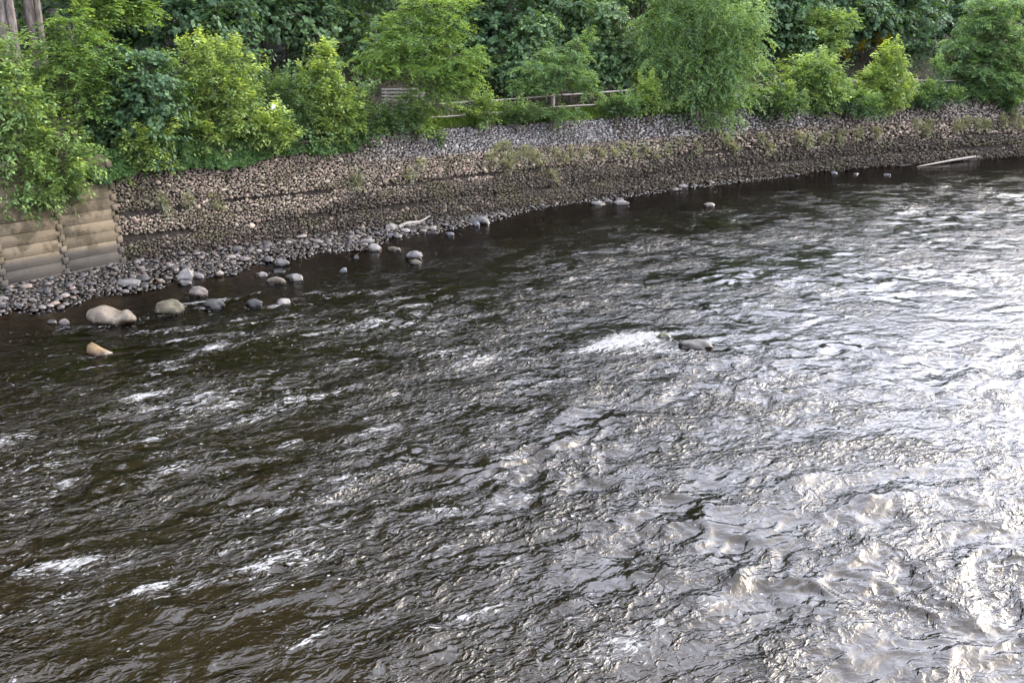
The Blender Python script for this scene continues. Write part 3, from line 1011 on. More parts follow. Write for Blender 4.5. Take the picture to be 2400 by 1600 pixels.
def build_cobbles():
    r = np.random.default_rng(77)
    # strip between the foot of the walls and the water, by river-bed height
    foot = np.concatenate([[CRIB_A - crib_dir * 2, CRIB_A, CRIB_B], gab.p[:: 4]])
    fl = Line(dens(foot, 0.5))
    grid, out = {}, []
    cell = 0.13
    for rad, tries in ((0.17, 50), (0.13, 200), (0.10, 900), (0.075, 3800), (0.058, 15000), (0.042, 24000)):
        q = r.uniform(0, 50, tries) ** 1.0
        P, T, N = fl.at(q)
        d = r.uniform(-0.05, 5.2, tries)
        X = P + N * d[:, None]
        sd = shore_dist(X[:, 0], X[:, 1])
        jit = 0.25 * noise(X[:, 0] * 1.3, X[:, 1] * 1.3)
        ok = (sd < 0.12 + jit * 1.2)
        u, v, Z = proj(np.column_stack([X, np.zeros(tries)]))
        ok &= (u > -150) & (u < 2100)
        X, sd = X[ok], sd[ok]
        rr = rad * r.uniform(0.85, 1.2, len(X))
        for (a, b), q2, s_ in zip(X, rr, sd):
            gi, gj = int(a / cell + 1000), int(b / cell + 1000)
            good = True
            for di in (-2, -1, 0, 1, 2):
                for dj in (-2, -1, 0, 1, 2):
                    for (a2, b2, q3) in grid.get((gi + di, gj + dj), ()):
                        if (a - a2) ** 2 + (b - b2) ** 2 < (0.86 * (q2 + q3)) ** 2:
                            good = False; break
                    if not good: break
                if not good: break
            if good:
                grid.setdefault((gi, gj), []).append((a, b, q2))
                out.append((a, b, q2, s_))
    A = np.array(out)
    n = len(A)
    z = bed_z(A[:, 0], A[:, 1], A[:, 3])
    q = A[:, 2]
    S = np.stack([q * r.uniform(0.95, 1.45, n), q * r.uniform(0.8, 1.1, n), q * r.uniform(0.45, 0.75, n)], 1)
    P = np.column_stack([A[:, 0], A[:, 1], z + S[:, 2] * 0.55])
    base = np.array([[.175, .168, .162], [.21, .195, .18], [.12, .118, .118], [.27, .245, .215], [.25, .205, .17]])
    colr = 0.33 * base[r.choice(5, n, p=[.34, .26, .2, .12, .08])] * np.exp(r.normal(0, .36, n))[:, None] * np.array([1.06, 1.0, .95])
    ang = r.uniform(0, 2 * np.pi, n)
    tilt = r.normal(0, 0.18, (n, 2))
    R = np.zeros((n, 3, 3))
    ca, sa = np.cos(ang), np.sin(ang)
    R[:, 0, 0], R[:, 0, 1], R[:, 1, 0], R[:, 1, 1], R[:, 2, 2] = ca, -sa, sa, ca, 1
    Tm = np.tile(np.eye(3), (n, 1, 1)); Tm[:, 2, 0], Tm[:, 0, 2] = tilt[:, 0], -tilt[:, 0]; Tm[:, 2, 1], Tm[:, 1, 2] = tilt[:, 1], -tilt[:, 1]
    R = Tm @ R
    u, v, Z = proj(P)
    show = q * FPX / Z
    vis = (u > 5) & (u < 2390)
    big = np.zeros(n, bool); big[np.argsort(np.where(vis, show, -1))[::-1][:300]] = True
    variants = single_stones(12, r)
    for i in np.nonzero(big)[0]:
        o = obj('cobble', variants[int(i) % 12], M_ROCK, loc=P[i], rot=(tilt[i, 1], -tilt[i, 0], ang[i]), scale=S[i])
        o.color = (*colr[i].tolist(), 1)
        if u[i] < 290:
            lab, g = 'grey river cobble lying on the strip below the concrete crib wall', 'cobbles below the crib wall'
        elif u[i] < 700:
            lab, g = 'grey river cobble on the wide bank at the near gabion wall foot', 'cobbles below the near gabion wall'
        else:
            lab, g = 'grey river cobble on the narrow bank beyond the wide cobble strip', 'cobbles below the farther gabion wall'
        tag(o, lab, 'cobble', g)
    me = stone_mass('shingle', P[~big], S[~big], R[~big], colr[~big], True, r)
    tag(obj('shingle', me, M_ROCK), 'small grey shingle filling the strip at the wall foot', 'shingle', kind='stuff')
build_cobbles()

# driftwood ----------------------------------------------------------
def woodpiece(name, label, cat, paths, m=M_DRIFT):
    org = np.asarray(paths[0][0][0], float)
    V, F = tube([(np.asarray(p, float) - org, r) for p, r in paths], 7)
    tag(obj(name, raw_mesh(name, V, F, True), m, loc=org), label, cat)
p0, p1 = at(2148, 391, .02), at(2340, 363, .12)
t = np.linspace(0, 1, 12)[:, None]
pp = p0 + (p1 - p0) * t + np.column_stack([0.12 * np.sin(t[:, 0] * 5), 0 * t[:, 0], 0.10 * np.sin(t[:, 0] * 3.1)])
woodpiece('log', 'long pale log lying along the far waterline', 'log', [(pp, np.linspace(0.04, 0.11, 12) * np.array([.3] + [1] * 10 + [.7]))])
p0, p1 = at(935, 533, .12), at(1008, 508, .38)
pp = p0 + (p1 - p0) * t + np.column_stack([0 * t[:, 0], 0 * t[:, 0], 0.05 * np.sin(t[:, 0] * 7)])
tw0 = pp[6]
woodpiece('driftwood_branch', 'bleached driftwood branch propped on stones beside the cobble bank', 'branch',
          [(pp, np.linspace(0.075, 0.03, 12)), (np.array([tw0, tw0 + [0, 0, .12], tw0 + [-.02, 0, .27]]), [.02, .016, .008]),
           (np.array([pp[2], pp[2] + [.35, -.1, -.02], pp[2] + [.75, -.1, .12]]), [.03, .03, .012])])
# ------------------------------------------------------------------ leaves
PAL_L = {   # darker, lighter, young tip
    'lime': ((.066, .118, .034), (.140, .230, .058), (.265, .365, .086)),
    'limeb': ((.060, .112, .034), (.120, .210, .056), (.210, .310, .080)),
    'mid': ((.042, .085, .032), (.082, .150, .050), (.145, .225, .066)),
    'maple': ((.026, .060, .024), (.055, .115, .043), (.090, .165, .055)),
    'maplel': ((.038, .080, .032), (.075, .145, .052), (.120, .205, .064)),
    'locust': ((.065, .130, .034), (.130, .230, .055), (.210, .320, .060)),
    'locustd': ((.055, .115, .042), (.110, .205, .068), (.175, .275, .070)),
    'ivy': ((.040, .085, .022), (.085, .165, .040), (.140, .235, .060)),
    'grey': ((.15, .17, .095), (.21, .235, .135), (.27, .30, .18)),
    'yellow': ((.11, .16, .018), (.20, .27, .02), (.32, .38, .03)),
    'gold': ((.22, .20, .012), (.36, .32, .016), (.46, .42, .03)),  # sunlight coming through leaves, painted as leaf colour
}


def norm(v):
    return v / (np.linalg.norm(v, axis=-1, keepdims=True) + 1e-9)


def leaf_mesh(name, B, D, N, L, W, C):
    n = len(B)
    D = norm(D)
    N = norm(N - D * (N * D).sum(1, keepdims=True))
    Sd = np.cross(D, N)
    L, W = L[:, None], W[:, None]
    mid = B + D * L * 0.45
    V = np.stack([B, mid + Sd * W - N * W * 0.35, B + D * L - N * L * 0.12, mid - Sd * W - N * W * 0.35], 1).reshape(-1, 3)
    i = np.arange(n)[:, None] * 4
    F = np.concatenate([i + [[0, 1, 2]], i + [[0, 2, 3]]])
    return raw_mesh(name, V, F, False, np.repeat(C, 4, 0))


STYLE = {   # leaves per spray, spray length, leaf length, half width, flatness
    'box': (15, 0.42, 0.150, 0.031, 0.3),
    'maple': (11, 0.36, 0.155, 0.066, 0.2),
    'locust': (22, 0.52, 0.120, 0.024, 0.9),
    'weep': (24, 0.58, 0.125, 0.024, 0.5),
    'plume': (24, 0.60, 0.115, 0.022, 0.6),
    'shrub': (13, 0.34, 0.105, 0.037, 0.3),
    'weed': (9, 0.16, 0.070, 0.022, 0.2),
}


def crown_mesh(name, lobes, style, pal, density, seed, leafscale=1.0, lobe_r=(0.28, 0.55), tip=0.5, fill=0.25):
    """lobes: envelope ellipsoids (cx,cy,cz,rx,ry,rz), local metres. Sub-clumps sit on the envelope; sprays sit on the clumps."""
    r = np.random.default_rng(seed)
    per, sl, ll, lw, flat = STYLE[style]
    sl, ll, lw = sl * leafscale, ll * leafscale, lw * leafscale
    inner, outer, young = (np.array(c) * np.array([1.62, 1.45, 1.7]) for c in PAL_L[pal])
    SP_, SD_, ST_ = [], [], []
    for (cx, cy, cz, rx, ry, rz) in lobes:
        area = 4 * np.pi * ((rx * ry) ** 1.6 / 3 + (rx * rz) ** 1.6 / 3 + (ry * rz) ** 1.6 / 3) ** (1 / 1.6)
        mr = np.mean(lobe_r)
        nl = max(4, int(area / (1.15 * mr * mr)))
        d = norm(r.normal(size=(nl, 3)))
        c = np.array([cx, cy, cz]) + d * np.array([rx, ry, rz]) * r.uniform(0.58, 0.95, (nl, 1))
        cr = r.uniform(*lobe_r, nl)
        cr = np.minimum(cr, 0.75 * min(rx, ry, rz) + 0.05)
        tone = r.normal(0, 0.5, nl)
        for q in range(nl):
            ns = max(3, int(density * 19 * cr[q] ** 2))
            e = norm(r.normal(size=(ns, 3)) + 0.55 * d[q] + np.array([0, 0, 0.25]))
            sq = np.array([1, 1, 0.30 if flat > .8 else 0.75])
            p = c[q] + e * cr[q] * sq * r.uniform(0.5, 1.2, (ns, 1))
            SP_.append(p); SD_.append(e)
            ST_.append(np.column_stack([np.full(ns, tone[q]), e[:, 2], np.full(ns, d[q, 2])]))
        nf = int(nl * density * (fill * .3 if flat > .8 else fill) * 3)
        if nf:
            e = norm(r.normal(size=(nf, 3)))
            SP_.append(np.array([cx, cy, cz]) + e * np.array([rx, ry, rz]) * r.uniform(0.2, 0.8, (nf, 1)))
            SD_.append(e); ST_.append(np.tile([0.0, 0, 0.0], (nf, 1)))
        if style in ('box', 'shrub', 'locust', 'plume'):      # leading shoots that break the outline
            for _ in range(5 if style != 'locust' else 3):
                e = norm(r.normal(size=3) + np.array([0, 0, 0.7]))
                b0 = np.array([cx, cy, cz]) + e * np.array([rx, ry, rz]) * 0.85
                dr = norm(e * 0.7 + np.array([0, 0, 0.75 if style in ('box', 'shrub') else 0.0]) + r.normal(0, .2, 3))
                ln = r.uniform(0.2, 0.62) * leafscale ** .5
                st_ = np.arange(0, ln, 0.075)
                SP_.append(b0 + dr * st_[:, None]); SD_.append(norm(dr + r.normal(0, .45, (len(st_), 3)))); ST_.append(np.tile([0.8, 0.5, 0], (len(st_), 1)))
    P, D, Tn = np.concatenate(SP_), np.concatenate(SD_), np.concatenate(ST_)
    n = len(P)
    if flat > .8:
        D = norm(D * np.array([1, 1, 0.25]) + np.array([0, 0, -0.05]))
    elif style == 'plume':
        D = norm(D * np.array([1, 1, 0.35]) + np.array([0, 0, -0.12]))
    elif style == 'weep':
        D = norm(D * np.array([1, 1, 0.3]) + np.array([0, 0, -0.45]))
    elif style == 'maple':
        D = norm(D + np.array([0, 0, 0.05]))
    else:
        D = norm(D + np.array([0, 0, 0.35]))
    up = np.tile([0, 0, 1.0], (n, 1))
    A = norm(np.cross(D, up) + 1e-6)
    Nn = np.cross(A, D)
    tt = (np.arange(per)[None] + r.uniform(0, 1, (n, per))) / per
    side = np.where(np.arange(per)[None] % 2 == 0, 1.0, -1.0) * np.ones((n, 1))
    SL = sl * r.uniform(0.65, 1.25, (n, 1))
    droop = {'box': 0.28, 'maple': 0.30, 'locust': 0.34, 'weep': 0.55, 'plume': 0.50, 'shrub': 0.12, 'weed': 0.3}[style]
    tw = (tt - 0.35) * SL
    B = P[:, None] + D[:, None] * tw[..., None]
    B[..., 2] -= droop * SL * (tt ** 2)
    B += r.normal(0, 0.035 * leafscale * (1.4 if style in ('box', 'maple', 'shrub') else 0.7), B.shape)
    spread = {'box': 0.95, 'maple': 0.8, 'locust': 1.15, 'weep': 1.0, 'plume': 1.05, 'shrub': 0.9, 'weed': 0.8}[style]
    sa = spread * r.uniform(0.6, 1.25, (n, per))
    LD = D[:, None] * np.cos(sa)[..., None] + A[:, None] * (side * np.sin(sa))[..., None]
    LD[..., 2] -= {'box': 0.45, 'maple': 0.75, 'locust': 0.15, 'weep': 0.55, 'plume': 0.3, 'shrub': 0.1, 'weed': 0.2}[style] * r.uniform(0.5, 1.4, (n, per))
    if style == 'maple':     # blades hang like shingles, facing outwards and up
        LN = 0.8 * D[:, None] + 0.75 * up[:, None] + r.normal(0, 0.35, LD.shape)
    else:
        LN = Nn[:, None] * 0.9 + up[:, None] * 0.5 + r.normal(0, 0.38, LD.shape)
    Ls = ll * r.uniform(0.65, 1.25, (n, per))
    Ws = lw * r.uniform(0.75, 1.2, (n, per))
    g = np.clip(0.5 + 0.30 * Tn[:, 0] + 0.10 * Tn[:, 1], 0, 1)[:, None] + r.normal(0, 0.14, (n, per))  # sprays facing up painted a little lighter, as if lit from above
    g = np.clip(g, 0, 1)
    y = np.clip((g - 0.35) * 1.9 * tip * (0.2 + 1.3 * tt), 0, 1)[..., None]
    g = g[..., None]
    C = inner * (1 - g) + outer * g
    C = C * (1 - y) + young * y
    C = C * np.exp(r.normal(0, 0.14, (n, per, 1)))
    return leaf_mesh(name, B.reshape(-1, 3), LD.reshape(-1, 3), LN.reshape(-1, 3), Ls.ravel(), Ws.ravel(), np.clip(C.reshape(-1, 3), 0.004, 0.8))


LEAFCOUNT = 0


def plant(name, label, cat, u, d, lobes_px, style, pal, density=1.0, stems=1, stem_r=0.035, group=None, leafscale=1.0, lobe_r=(0.28, 0.55), tip=0.5,
          fill=0.25, seed=None, trunk_m=None, base_v=None, depth=0.8, abs_lobes=None, lean=None):
    """A tree or shrub rooted d metres behind the wall edge at photo column u; envelope lobes given as (du, v, half width, half height) in photo px at its distance."""
    global LEAFCOUNT
    p, k = bank(u, d)
    seed = seed if seed is not None else int(u * 7 + d * 13)
    r = np.random.default_rng(seed)
    root = obj(name, None, loc=p)
    tag(root, label, cat, group)
    L = []
    for lb in lobes_px:
        du, v, hw, hh = lb[:4]
        dy = lb[4] if len(lb) > 4 else 0.0
        y = p[1] + dy
        L.append((du / k, dy, zat(y, v) - p[2], hw / k, max(hw, hh * .6) / k * depth, hh / k))
    for lb in (abs_lobes or []):
        L.append(lb)
    me = crown_mesh('crown', L, style, pal, density, seed, leafscale, lobe_r, tip, fill)
    LEAFCOUNT += len(me.polygons)
    obj('crown', me, M_LEAF, root)
    # trunk and limbs
    paths = []
    zc = [l[2] for l in L]
    hi = max(L, key=lambda l: l[2])
    for sI in range(stems):
        a = r.uniform(0, 6.28)
        b0 = np.array([0.18 * (stems > 1) * math.cos(a), 0.18 * (stems > 1) * math.sin(a), -0.3])
        tgt = np.array(hi[:3]) + (np.array([r.normal(0, .3), r.normal(0, .3), 0]) if stems > 1 else 0)
        n = 9
        t = np.linspace(0, 1, n)[:, None]
        pts = b0 + (tgt - b0) * t * np.array([1, 1, 1.0])
        pts[:, :2] = b0[:2] + (tgt[:2] - b0[:2]) * (t ** 1.5)
        pts += np.column_stack([0.06 * np.sin(t[:, 0] * 5 + a), 0.06 * np.cos(t[:, 0] * 4 + a), 0 * t[:, 0]])
        paths.append((pts, stem_r * (1 - 0.75 * t[:, 0])))
        for l in L:
            for _ in range(3):
                e = norm(r.normal(size=3) + np.array([0, 0, .2]))
                end = np.array(l[:3]) + e * np.array(l[3:6]) * 0.8
                j = int(np.argmin(np.abs(pts[:, 2] - (end[2] - 0.35 * np.linalg.norm(end[:2] - pts[:, :2].mean(0))))))
                j = min(max(j, 1), n - 2)
                q = np.linspace(0, 1, 6)[:, None]
                br = pts[j] + (end - pts[j]) * q
                br[:, 2] += 0.12 * np.sin(q[:, 0] * np.pi) * np.linalg.norm(end - pts[j])
                paths.append((br, stem_r * 0.38 * (1 - 0.8 * q[:, 0]) * (1 - 0.5 * j / n)))
    V, F = tube(paths, 5)
    obj('trunk' if cat == 'tree' else 'stem', raw_mesh('trunk', V, F, True), trunk_m or (M_BARK if stem_r > .05 else M_TWIG), root)
    return root


G_SH, G_BG, G_LO = 'shrubs along the top of the wall', 'forest trees on the slope behind the path', 'feathery trees along the wall'
# front row on the left, spilling over the crib wall
plant('boxelder_shrub', 'bright yellow-green shrub at the left edge spilling over the crib wall', 'shrub', 30, 0.5,
      [(0, 130, 60, 60), (-40, 220, 75, 70), (20, 240, 70, 70), (-10, 340, 90, 75), (-40, 440, 80, 55), (30, 430, 70, 50)], 'box', 'limeb', 0.9, 3, group=G_SH, tip=.65)
plant('boxelder_shrub', 'leafy lime shrub hanging lowest over the tan crib beams', 'shrub', 130, 0.2,
      [(0, 330, 62, 45), (30, 385, 55, 45), (-30, 430, 75, 48), (10, 455, 40, 28), (-60, 478, 60, 25)], 'box', 'limeb', 1.0, 3, group=G_SH, tip=.75)
plant('locust_tree', 'mid-green feathery tree behind the left edge shrubs below the bare trunks', 'tree', 180, 1.6,
      [(30, 60, 65, 38), (-10, 130, 70, 40), (70, 130, 75, 40), (10, 185, 120, 45), (40, 240, 90, 38), (-60, 230, 70, 45)], 'locust', 'locust', 0.6, 1, .07, group=G_LO)
plant('maple_shrub', 'dark bluish-green maple shrub beside the bright yellow shrub', 'shrub', 320, 0.5,
      [(15, 170, 75, 45), (55, 230, 70, 60), (-30, 240, 70, 55), (-70, 290, 50, 50), (40, 300, 70, 45), (-60, 345, 50, 40), (30, 345, 60, 35)], 'maple', 'maple', 1.0, 3, group=G_SH, leafscale=.95, tip=.6)
plant('boxelder_shrub', 'low lime sprigs under the dark maple shrub by the crib corner', 'shrub', 335, 0.0,
      [(-10, 335, 42, 22), (30, 325, 30, 18), (15, 375, 38, 22), (-35, 390, 30, 18)], 'box', 'lime', 0.8, 2, group=G_SH, lobe_r=(.2, .35), tip=.7)
plant('boxelder_shrub', 'tall yellowest shrub between the dark maple and the pointed sapling', 'shrub', 500, 0.7,
      [(15, 120, 38, 32), (-35, 150, 35, 35), (65, 145, 28, 35), (0, 190, 75, 45), (50, 235, 60, 50), (-35, 250, 55, 45), (-20, 310, 60, 45), (-45, 360, 40, 32), (40, 295, 50, 35)], 'box', 'lime', 0.9, 3, group=G_SH, tip=.8)
plant('shrub', 'dark green shrub behind the small white scrap', 'shrub', 640, 1.0,
      [(-25, 205, 50, 28), (30, 225, 60, 40), (-20, 265, 60, 45), (45, 290, 60, 45), (-10, 315, 50, 30)], 'shrub', 'mid', 1.0, 3, group=G_SH, tip=.4)
plant('boxelder_shrub', 'small bright sprig low in front of the dark green shrub', 'shrub', 630, 0.0,
      [(0, 305, 34, 20), (30, 290, 28, 20), (-20, 320, 24, 14), (20, 330, 24, 12)], 'box', 'lime', 0.9, 2, group=G_SH, lobe_r=(.2, .33), tip=.8)
plant('boxelder_sapling', 'yellow-green sapling with a thin pointed top left of the bench', 'shrub', 765, 0.6,
      [(5, 135, 10, 18), (5, 165, 26, 24), (-10, 200, 42, 32), (25, 235, 45, 35), (-25, 255, 50, 38), (30, 285, 38, 32), (-5, 315, 45, 25)], 'box', 'lime', 1.0, 2, group=G_SH, lobe_r=(.2, .4), tip=.8)
plant('shrub', 'soft green shrub just left of the bench', 'shrub', 855, 0.5,
      [(0, 228, 26, 18), (5, 270, 30, 24), (-20, 275, 40, 35), (0, 310, 50, 28)], 'shrub', 'mid', 1.0, 3, group=G_SH, tip=.65)
plant('locust_tree', 'layered feathery tree standing beside the bench, lime at its top', 'tree', 978, 0.5,
      [(60, 8, 80, 22), (-20, 50, 75, 24), (70, 60, 55, 30), (0, 95, 105, 24), (-60, 130, 85, 20), (80, 135, 80, 26), (0, 165, 130, 22), (110, 160, 60, 24), (-85, 162, 50, 12), (80, 195, 75, 18), (35, 222, 80, 24), (-10, 262, 50, 24), (20, 300, 30, 14)],
      'locust', 'locust', 0.65, 1, .075, group=G_LO, tip=.6)
plant('locust_sapling', 'smaller feathery sapling in front of the rail fence, mid wall', 'tree', 1298, 0.5,
      [(60, 95, 22, 14), (20, 125, 55, 20), (-20, 160, 70, 20), (40, 180, 60, 18), (-40, 200, 70, 16), (70, 205, 40, 12), (-30, 262, 60, 16), (30, 268, 50, 14)],
      'locust', 'locustd', 0.75, 1, .045, group=G_LO, tip=.55)
plant('locust_tree', 'big drooping feathery tree overhanging the wall right of centre', 'tree', 1632, 0.4,
      [(-20, -40, 110, 60), (50, 30, 110, 55), (-60, 70, 90, 55), (90, 90, 70, 60), (-50, 130, 100, 50), (50, 140, 100, 55), (-10, 185, 110, 40), (70, 205, 75, 50), (-30, 240, 60, 35), (60, 265, 45, 25), (-90, 190, 45, 50)],
      'plume', 'locustd', 0.48, 1, .09, group=G_LO, tip=.6, leafscale=1.15, lobe_r=(.3, .65), fill=.12)
plant('shrub', 'yellow-green bush at a brown fence post left of the drooping tree', 'shrub', 1520, 0.7, [(0, 215, 30, 24), (10, 240, 34, 18), (-25, 245, 30, 16)], 'shrub', 'limeb', 1.1, 2, group=G_SH, lobe_r=(.2, .36), tip=.8)
plant('shrub', 'low green bush with a reddish sprig under the top fence rail', 'shrub', 1450, 0.6, [(0, 238, 22, 10), (-20, 250, 36, 10), (20, 252, 30, 10)], 'shrub', 'maplel', 1.1, 2, group=G_SH, lobe_r=(.2, .36), tip=.8)
plant('shrub', 'lime bush against the lower rail right of the bench tree', 'shrub', 1138, 0.7, [(0, 250, 28, 14), (-10, 272, 34, 14)], 'shrub', 'limeb', 1.1, 2, group=G_SH, lobe_r=(.2, .36), tip=.6)
plant('shrub', 'green weedy bush at the wall edge right of the lime bush', 'shrub', 1225, 0.5, [(0, 264, 30, 14), (-20, 276, 26, 10)], 'shrub', 'mid', 1.1, 2, group=G_SH, lobe_r=(.2, .36), tip=.6)
plant('shrub', 'low dark bush under the bench tree at the wall edge', 'shrub', 925, 0.5, [(0, 285, 40, 16), (-30, 295, 34, 14), (35, 285, 26, 14)], 'shrub', 'mid', 1.1, 2, group=G_SH, lobe_r=(.22, .38), tip=.2)
plant('shrub', 'pale-leaved bush immediately right of the drooping tree', 'shrub', 1800, 0.5, [(-10, 170, 22, 18), (20, 226, 48, 18), (-30, 236, 48, 18), (10, 252, 66, 16), (50, 238, 36, 18)], 'shrub', 'mid', 1.1, 3, group=G_SH, leafscale=1.3, tip=.7)
plant('boxelder_shrub', 'light green bush, second right of the drooping tree', 'shrub', 1905, 0.8, [(0, 155, 50, 26), (-20, 195, 55, 28), (30, 200, 45, 26), (0, 230, 60, 22)], 'box', 'limeb', 1.1, 3, group=G_SH, leafscale=1.3, tip=.6)
plant('shrub', 'low creeping bush sprawling over the wall top below the far fence', 'shrub', 1985, 0.2, [(-40, 238, 52, 14), (20, 242, 52, 16), (-10, 224, 34, 12), (50, 258, 30, 10)], 'shrub', 'maplel', 1.1, 3, group=G_SH, leafscale=1.4, tip=.9)
plant('boxelder_shrub', 'yellowish pointed bush right of the gold-lit leaves', 'shrub', 2062, 0.7, [(18, 132, 16, 18), (10, 165, 34, 24), (-20, 195, 50, 26), (30, 210, 45, 28), (-10, 240, 55, 22)], 'box', 'lime', 1.1, 3, group=G_SH, leafscale=1.3, tip=.6)
plant('shrub', 'green bush at the end of the visible far fence', 'shrub', 2178, 0.5, [(18, 172, 12, 16), (0, 220, 40, 14), (-30, 234, 50, 16), (35, 226, 40, 18)], 'shrub', 'maplel', 1.1, 3, group=G_SH, leafscale=1.4, tip=.7)
plant('locust_tree', 'hazy feathery tree near the right edge of the wall', 'tree', 2305, 0.8,
      [(10, 10, 55, 24), (-10, 50, 60, 24), (40, 70, 50, 24), (-40, 105, 70, 26), (30, 120, 75, 28), (-30, 155, 80, 26), (20, 185, 85, 26), (-50, 200, 50, 22), (30, 215, 50, 16)], 'locust', 'locustd', 0.5, 1, .09, group=G_LO, leafscale=1.4, tip=.35)
plant('shrub', 'slim vine-clad bush hanging at the far right wall top', 'shrub', 2372, 0.3, [(0, 160, 18, 26), (4, 205, 22, 28), (-4, 245, 20, 20)], 'shrub', 'mid', 1.1, 2, group=G_SH, leafscale=1.4, lobe_r=(.25, .45), tip=.5)
plant('shrub', 'bush cut by the right edge of the picture', 'shrub', 2435, 0.6, [(0, 140, 50, 40), (0, 200, 60, 36)], 'shrub', 'mid', 1.1, 2, group=G_SH, leafscale=1.5, tip=.4)
plant('shrub', 'dull green bush filling the gap left of the dark maple shrub', 'shrub', 255, 1.0, [(0, 250, 45, 45), (-10, 320, 45, 40), (10, 375, 36, 24)], 'shrub', 'mid', 0.9, 3, group=G_SH, tip=.4)
plant('shrub', 'dull green bush between the dark maple and the yellowest shrub', 'shrub', 425, 1.0, [(0, 235, 45, 40), (0, 300, 50, 40), (10, 360, 45, 24)], 'shrub', 'mid', 0.9, 3, group=G_SH, tip=.4)
plant('shrub', 'deep green bush left of the pointed sapling, at the ivy edge', 'shrub', 700, 0.6, [(0, 240, 36, 36), (0, 300, 46, 36), (0, 340, 40, 16)], 'shrub', 'mid', 0.9, 3, group=G_SH, tip=.35)
plant('shrub', 'low green bush right of the pointed sapling, at the ivy edge', 'shrub', 822, 0.4, [(0, 290, 36, 22), (10, 320, 36, 18)], 'shrub', 'mid', 0.9, 2, group=G_SH, tip=.35)
# middle ground behind the fence
plant('maple_sapling', 'light green maple sapling behind the fence, centre', 'tree', 1400, 4.8, [(0, 40, 70, 40), (-60, 95, 70, 40), (40, 110, 75, 45), (-20, 155, 90, 40), (70, 170, 60, 35)], 'maple', 'maplel', 1.0, 2, .05, tip=.9)
plant('maple_sapling', 'light green maple sapling behind the fence right of the bench tree', 'tree', 1235, 4.8, [(0, 110, 55, 40), (-20, 160, 65, 35), (40, 175, 55, 35), (20, 60, 40, 28)], 'maple', 'maplel', 1.0, 2, .05, tip=.8)
plant('boxelder_sapling', 'yellow-green sapling high behind the far fence under dark trees', 'tree', 1925, 5.2, [(-20, 60, 45, 26), (30, 50, 40, 20), (-10, 100, 55, 28), (-60, 120, 40, 26)], 'box', 'limeb', 1.0, 1, .05, leafscale=1.4, tip=.5)
plant('sun_tinted_shrub', 'small shrub with sunlight painted gold into its leaves behind the far fence', 'shrub', 2012, 8.0, [(0, 105, 9, 10), (50, 90, 14, 12), (-30, 123, 8, 6), (-62, 128, 8, 8)], 'shrub', 'gold', 0.5, 1, .02, leafscale=1.2, lobe_r=(.15, .3), tip=.9)  # sun does not reach here; its glow is in the leaf colour
# forest on the slope: big crowns reaching far above the frame
BG = [(-900, 7.0, 'maple', 'unseen maple added off the left edge, nearest the camera, mirrored in water', 0.6),  # first three are out of view, added to darken the river's reflections
      (-520, 7.0, 'maple', 'unseen maple added off the left edge, mirrored in the dark water', 0.6),
      (-260, 7.5, 'maple', 'unseen maple added just off the left edge, mirrored in the dark water', 0.6),
      (-60, 8.0, 'maple', 'dark maple behind the bare trunks at the left edge', 0.9),
      (250, 9.0, 'maple', 'dark maple deep in the gap right of the bare trunks', 0.9),
      (455, 7.6, 'maple', 'dark maple with low hanging boughs above the yellowest shrub', 1.0),
      (610, 10.0, 'maple', 'shadowed maple behind the dark green shrub', 0.9),
      (740, 7.8, 'maplel', 'broad maple rising behind the pointed sapling', 1.0),
      (880, 9.0, 'maplel', 'maple behind the bench, left of the layered tree', 1.0),
      (1090, 10.5, 'maple', 'dark maple behind the layered feathery tree', 0.9),
      (1190, 7.8, 'maple', 'dense maple right of the layered feathery tree top', 1.0),
      (1330, 9.5, 'maple', 'shaded maple behind the light green saplings', 0.9),
      (1500, 8.0, 'maplel', 'maple just left of the drooping tree', 1.0),
      (1680, 9.0, 'maple', 'dark maple hidden mostly behind the drooping tree', 0.9),
      (1800, 8.0, 'maple', 'hazy dark maple right of the drooping tree', 1.0),
      (1960, 9.5, 'maple', 'hazy dark maple above the gold-lit leaves', 0.9),
      (2100, 8.4, 'maple', 'hazy rounded maple above the yellowish pointed bush', 1.0),
      (2230, 10.0, 'maple', 'hazy maple behind the right feathery tree', 0.9),
      (2400, 8.6, 'maple', 'hazy maple at the right edge of the forest', 0.9),
      (2560, 8.0, 'maple', 'unseen maple added just beyond the right edge, mirrored in the water', 0.7),  # last three are out of view, added for their reflection in the river
      (2740, 8.0, 'maple', 'unseen maple added upstream beyond the right edge, mirrored in the water', 0.7),
      (2900, 8.0, 'maple', 'farthest unseen maple, added upstream beyond the right edge of the picture', 0.7)]
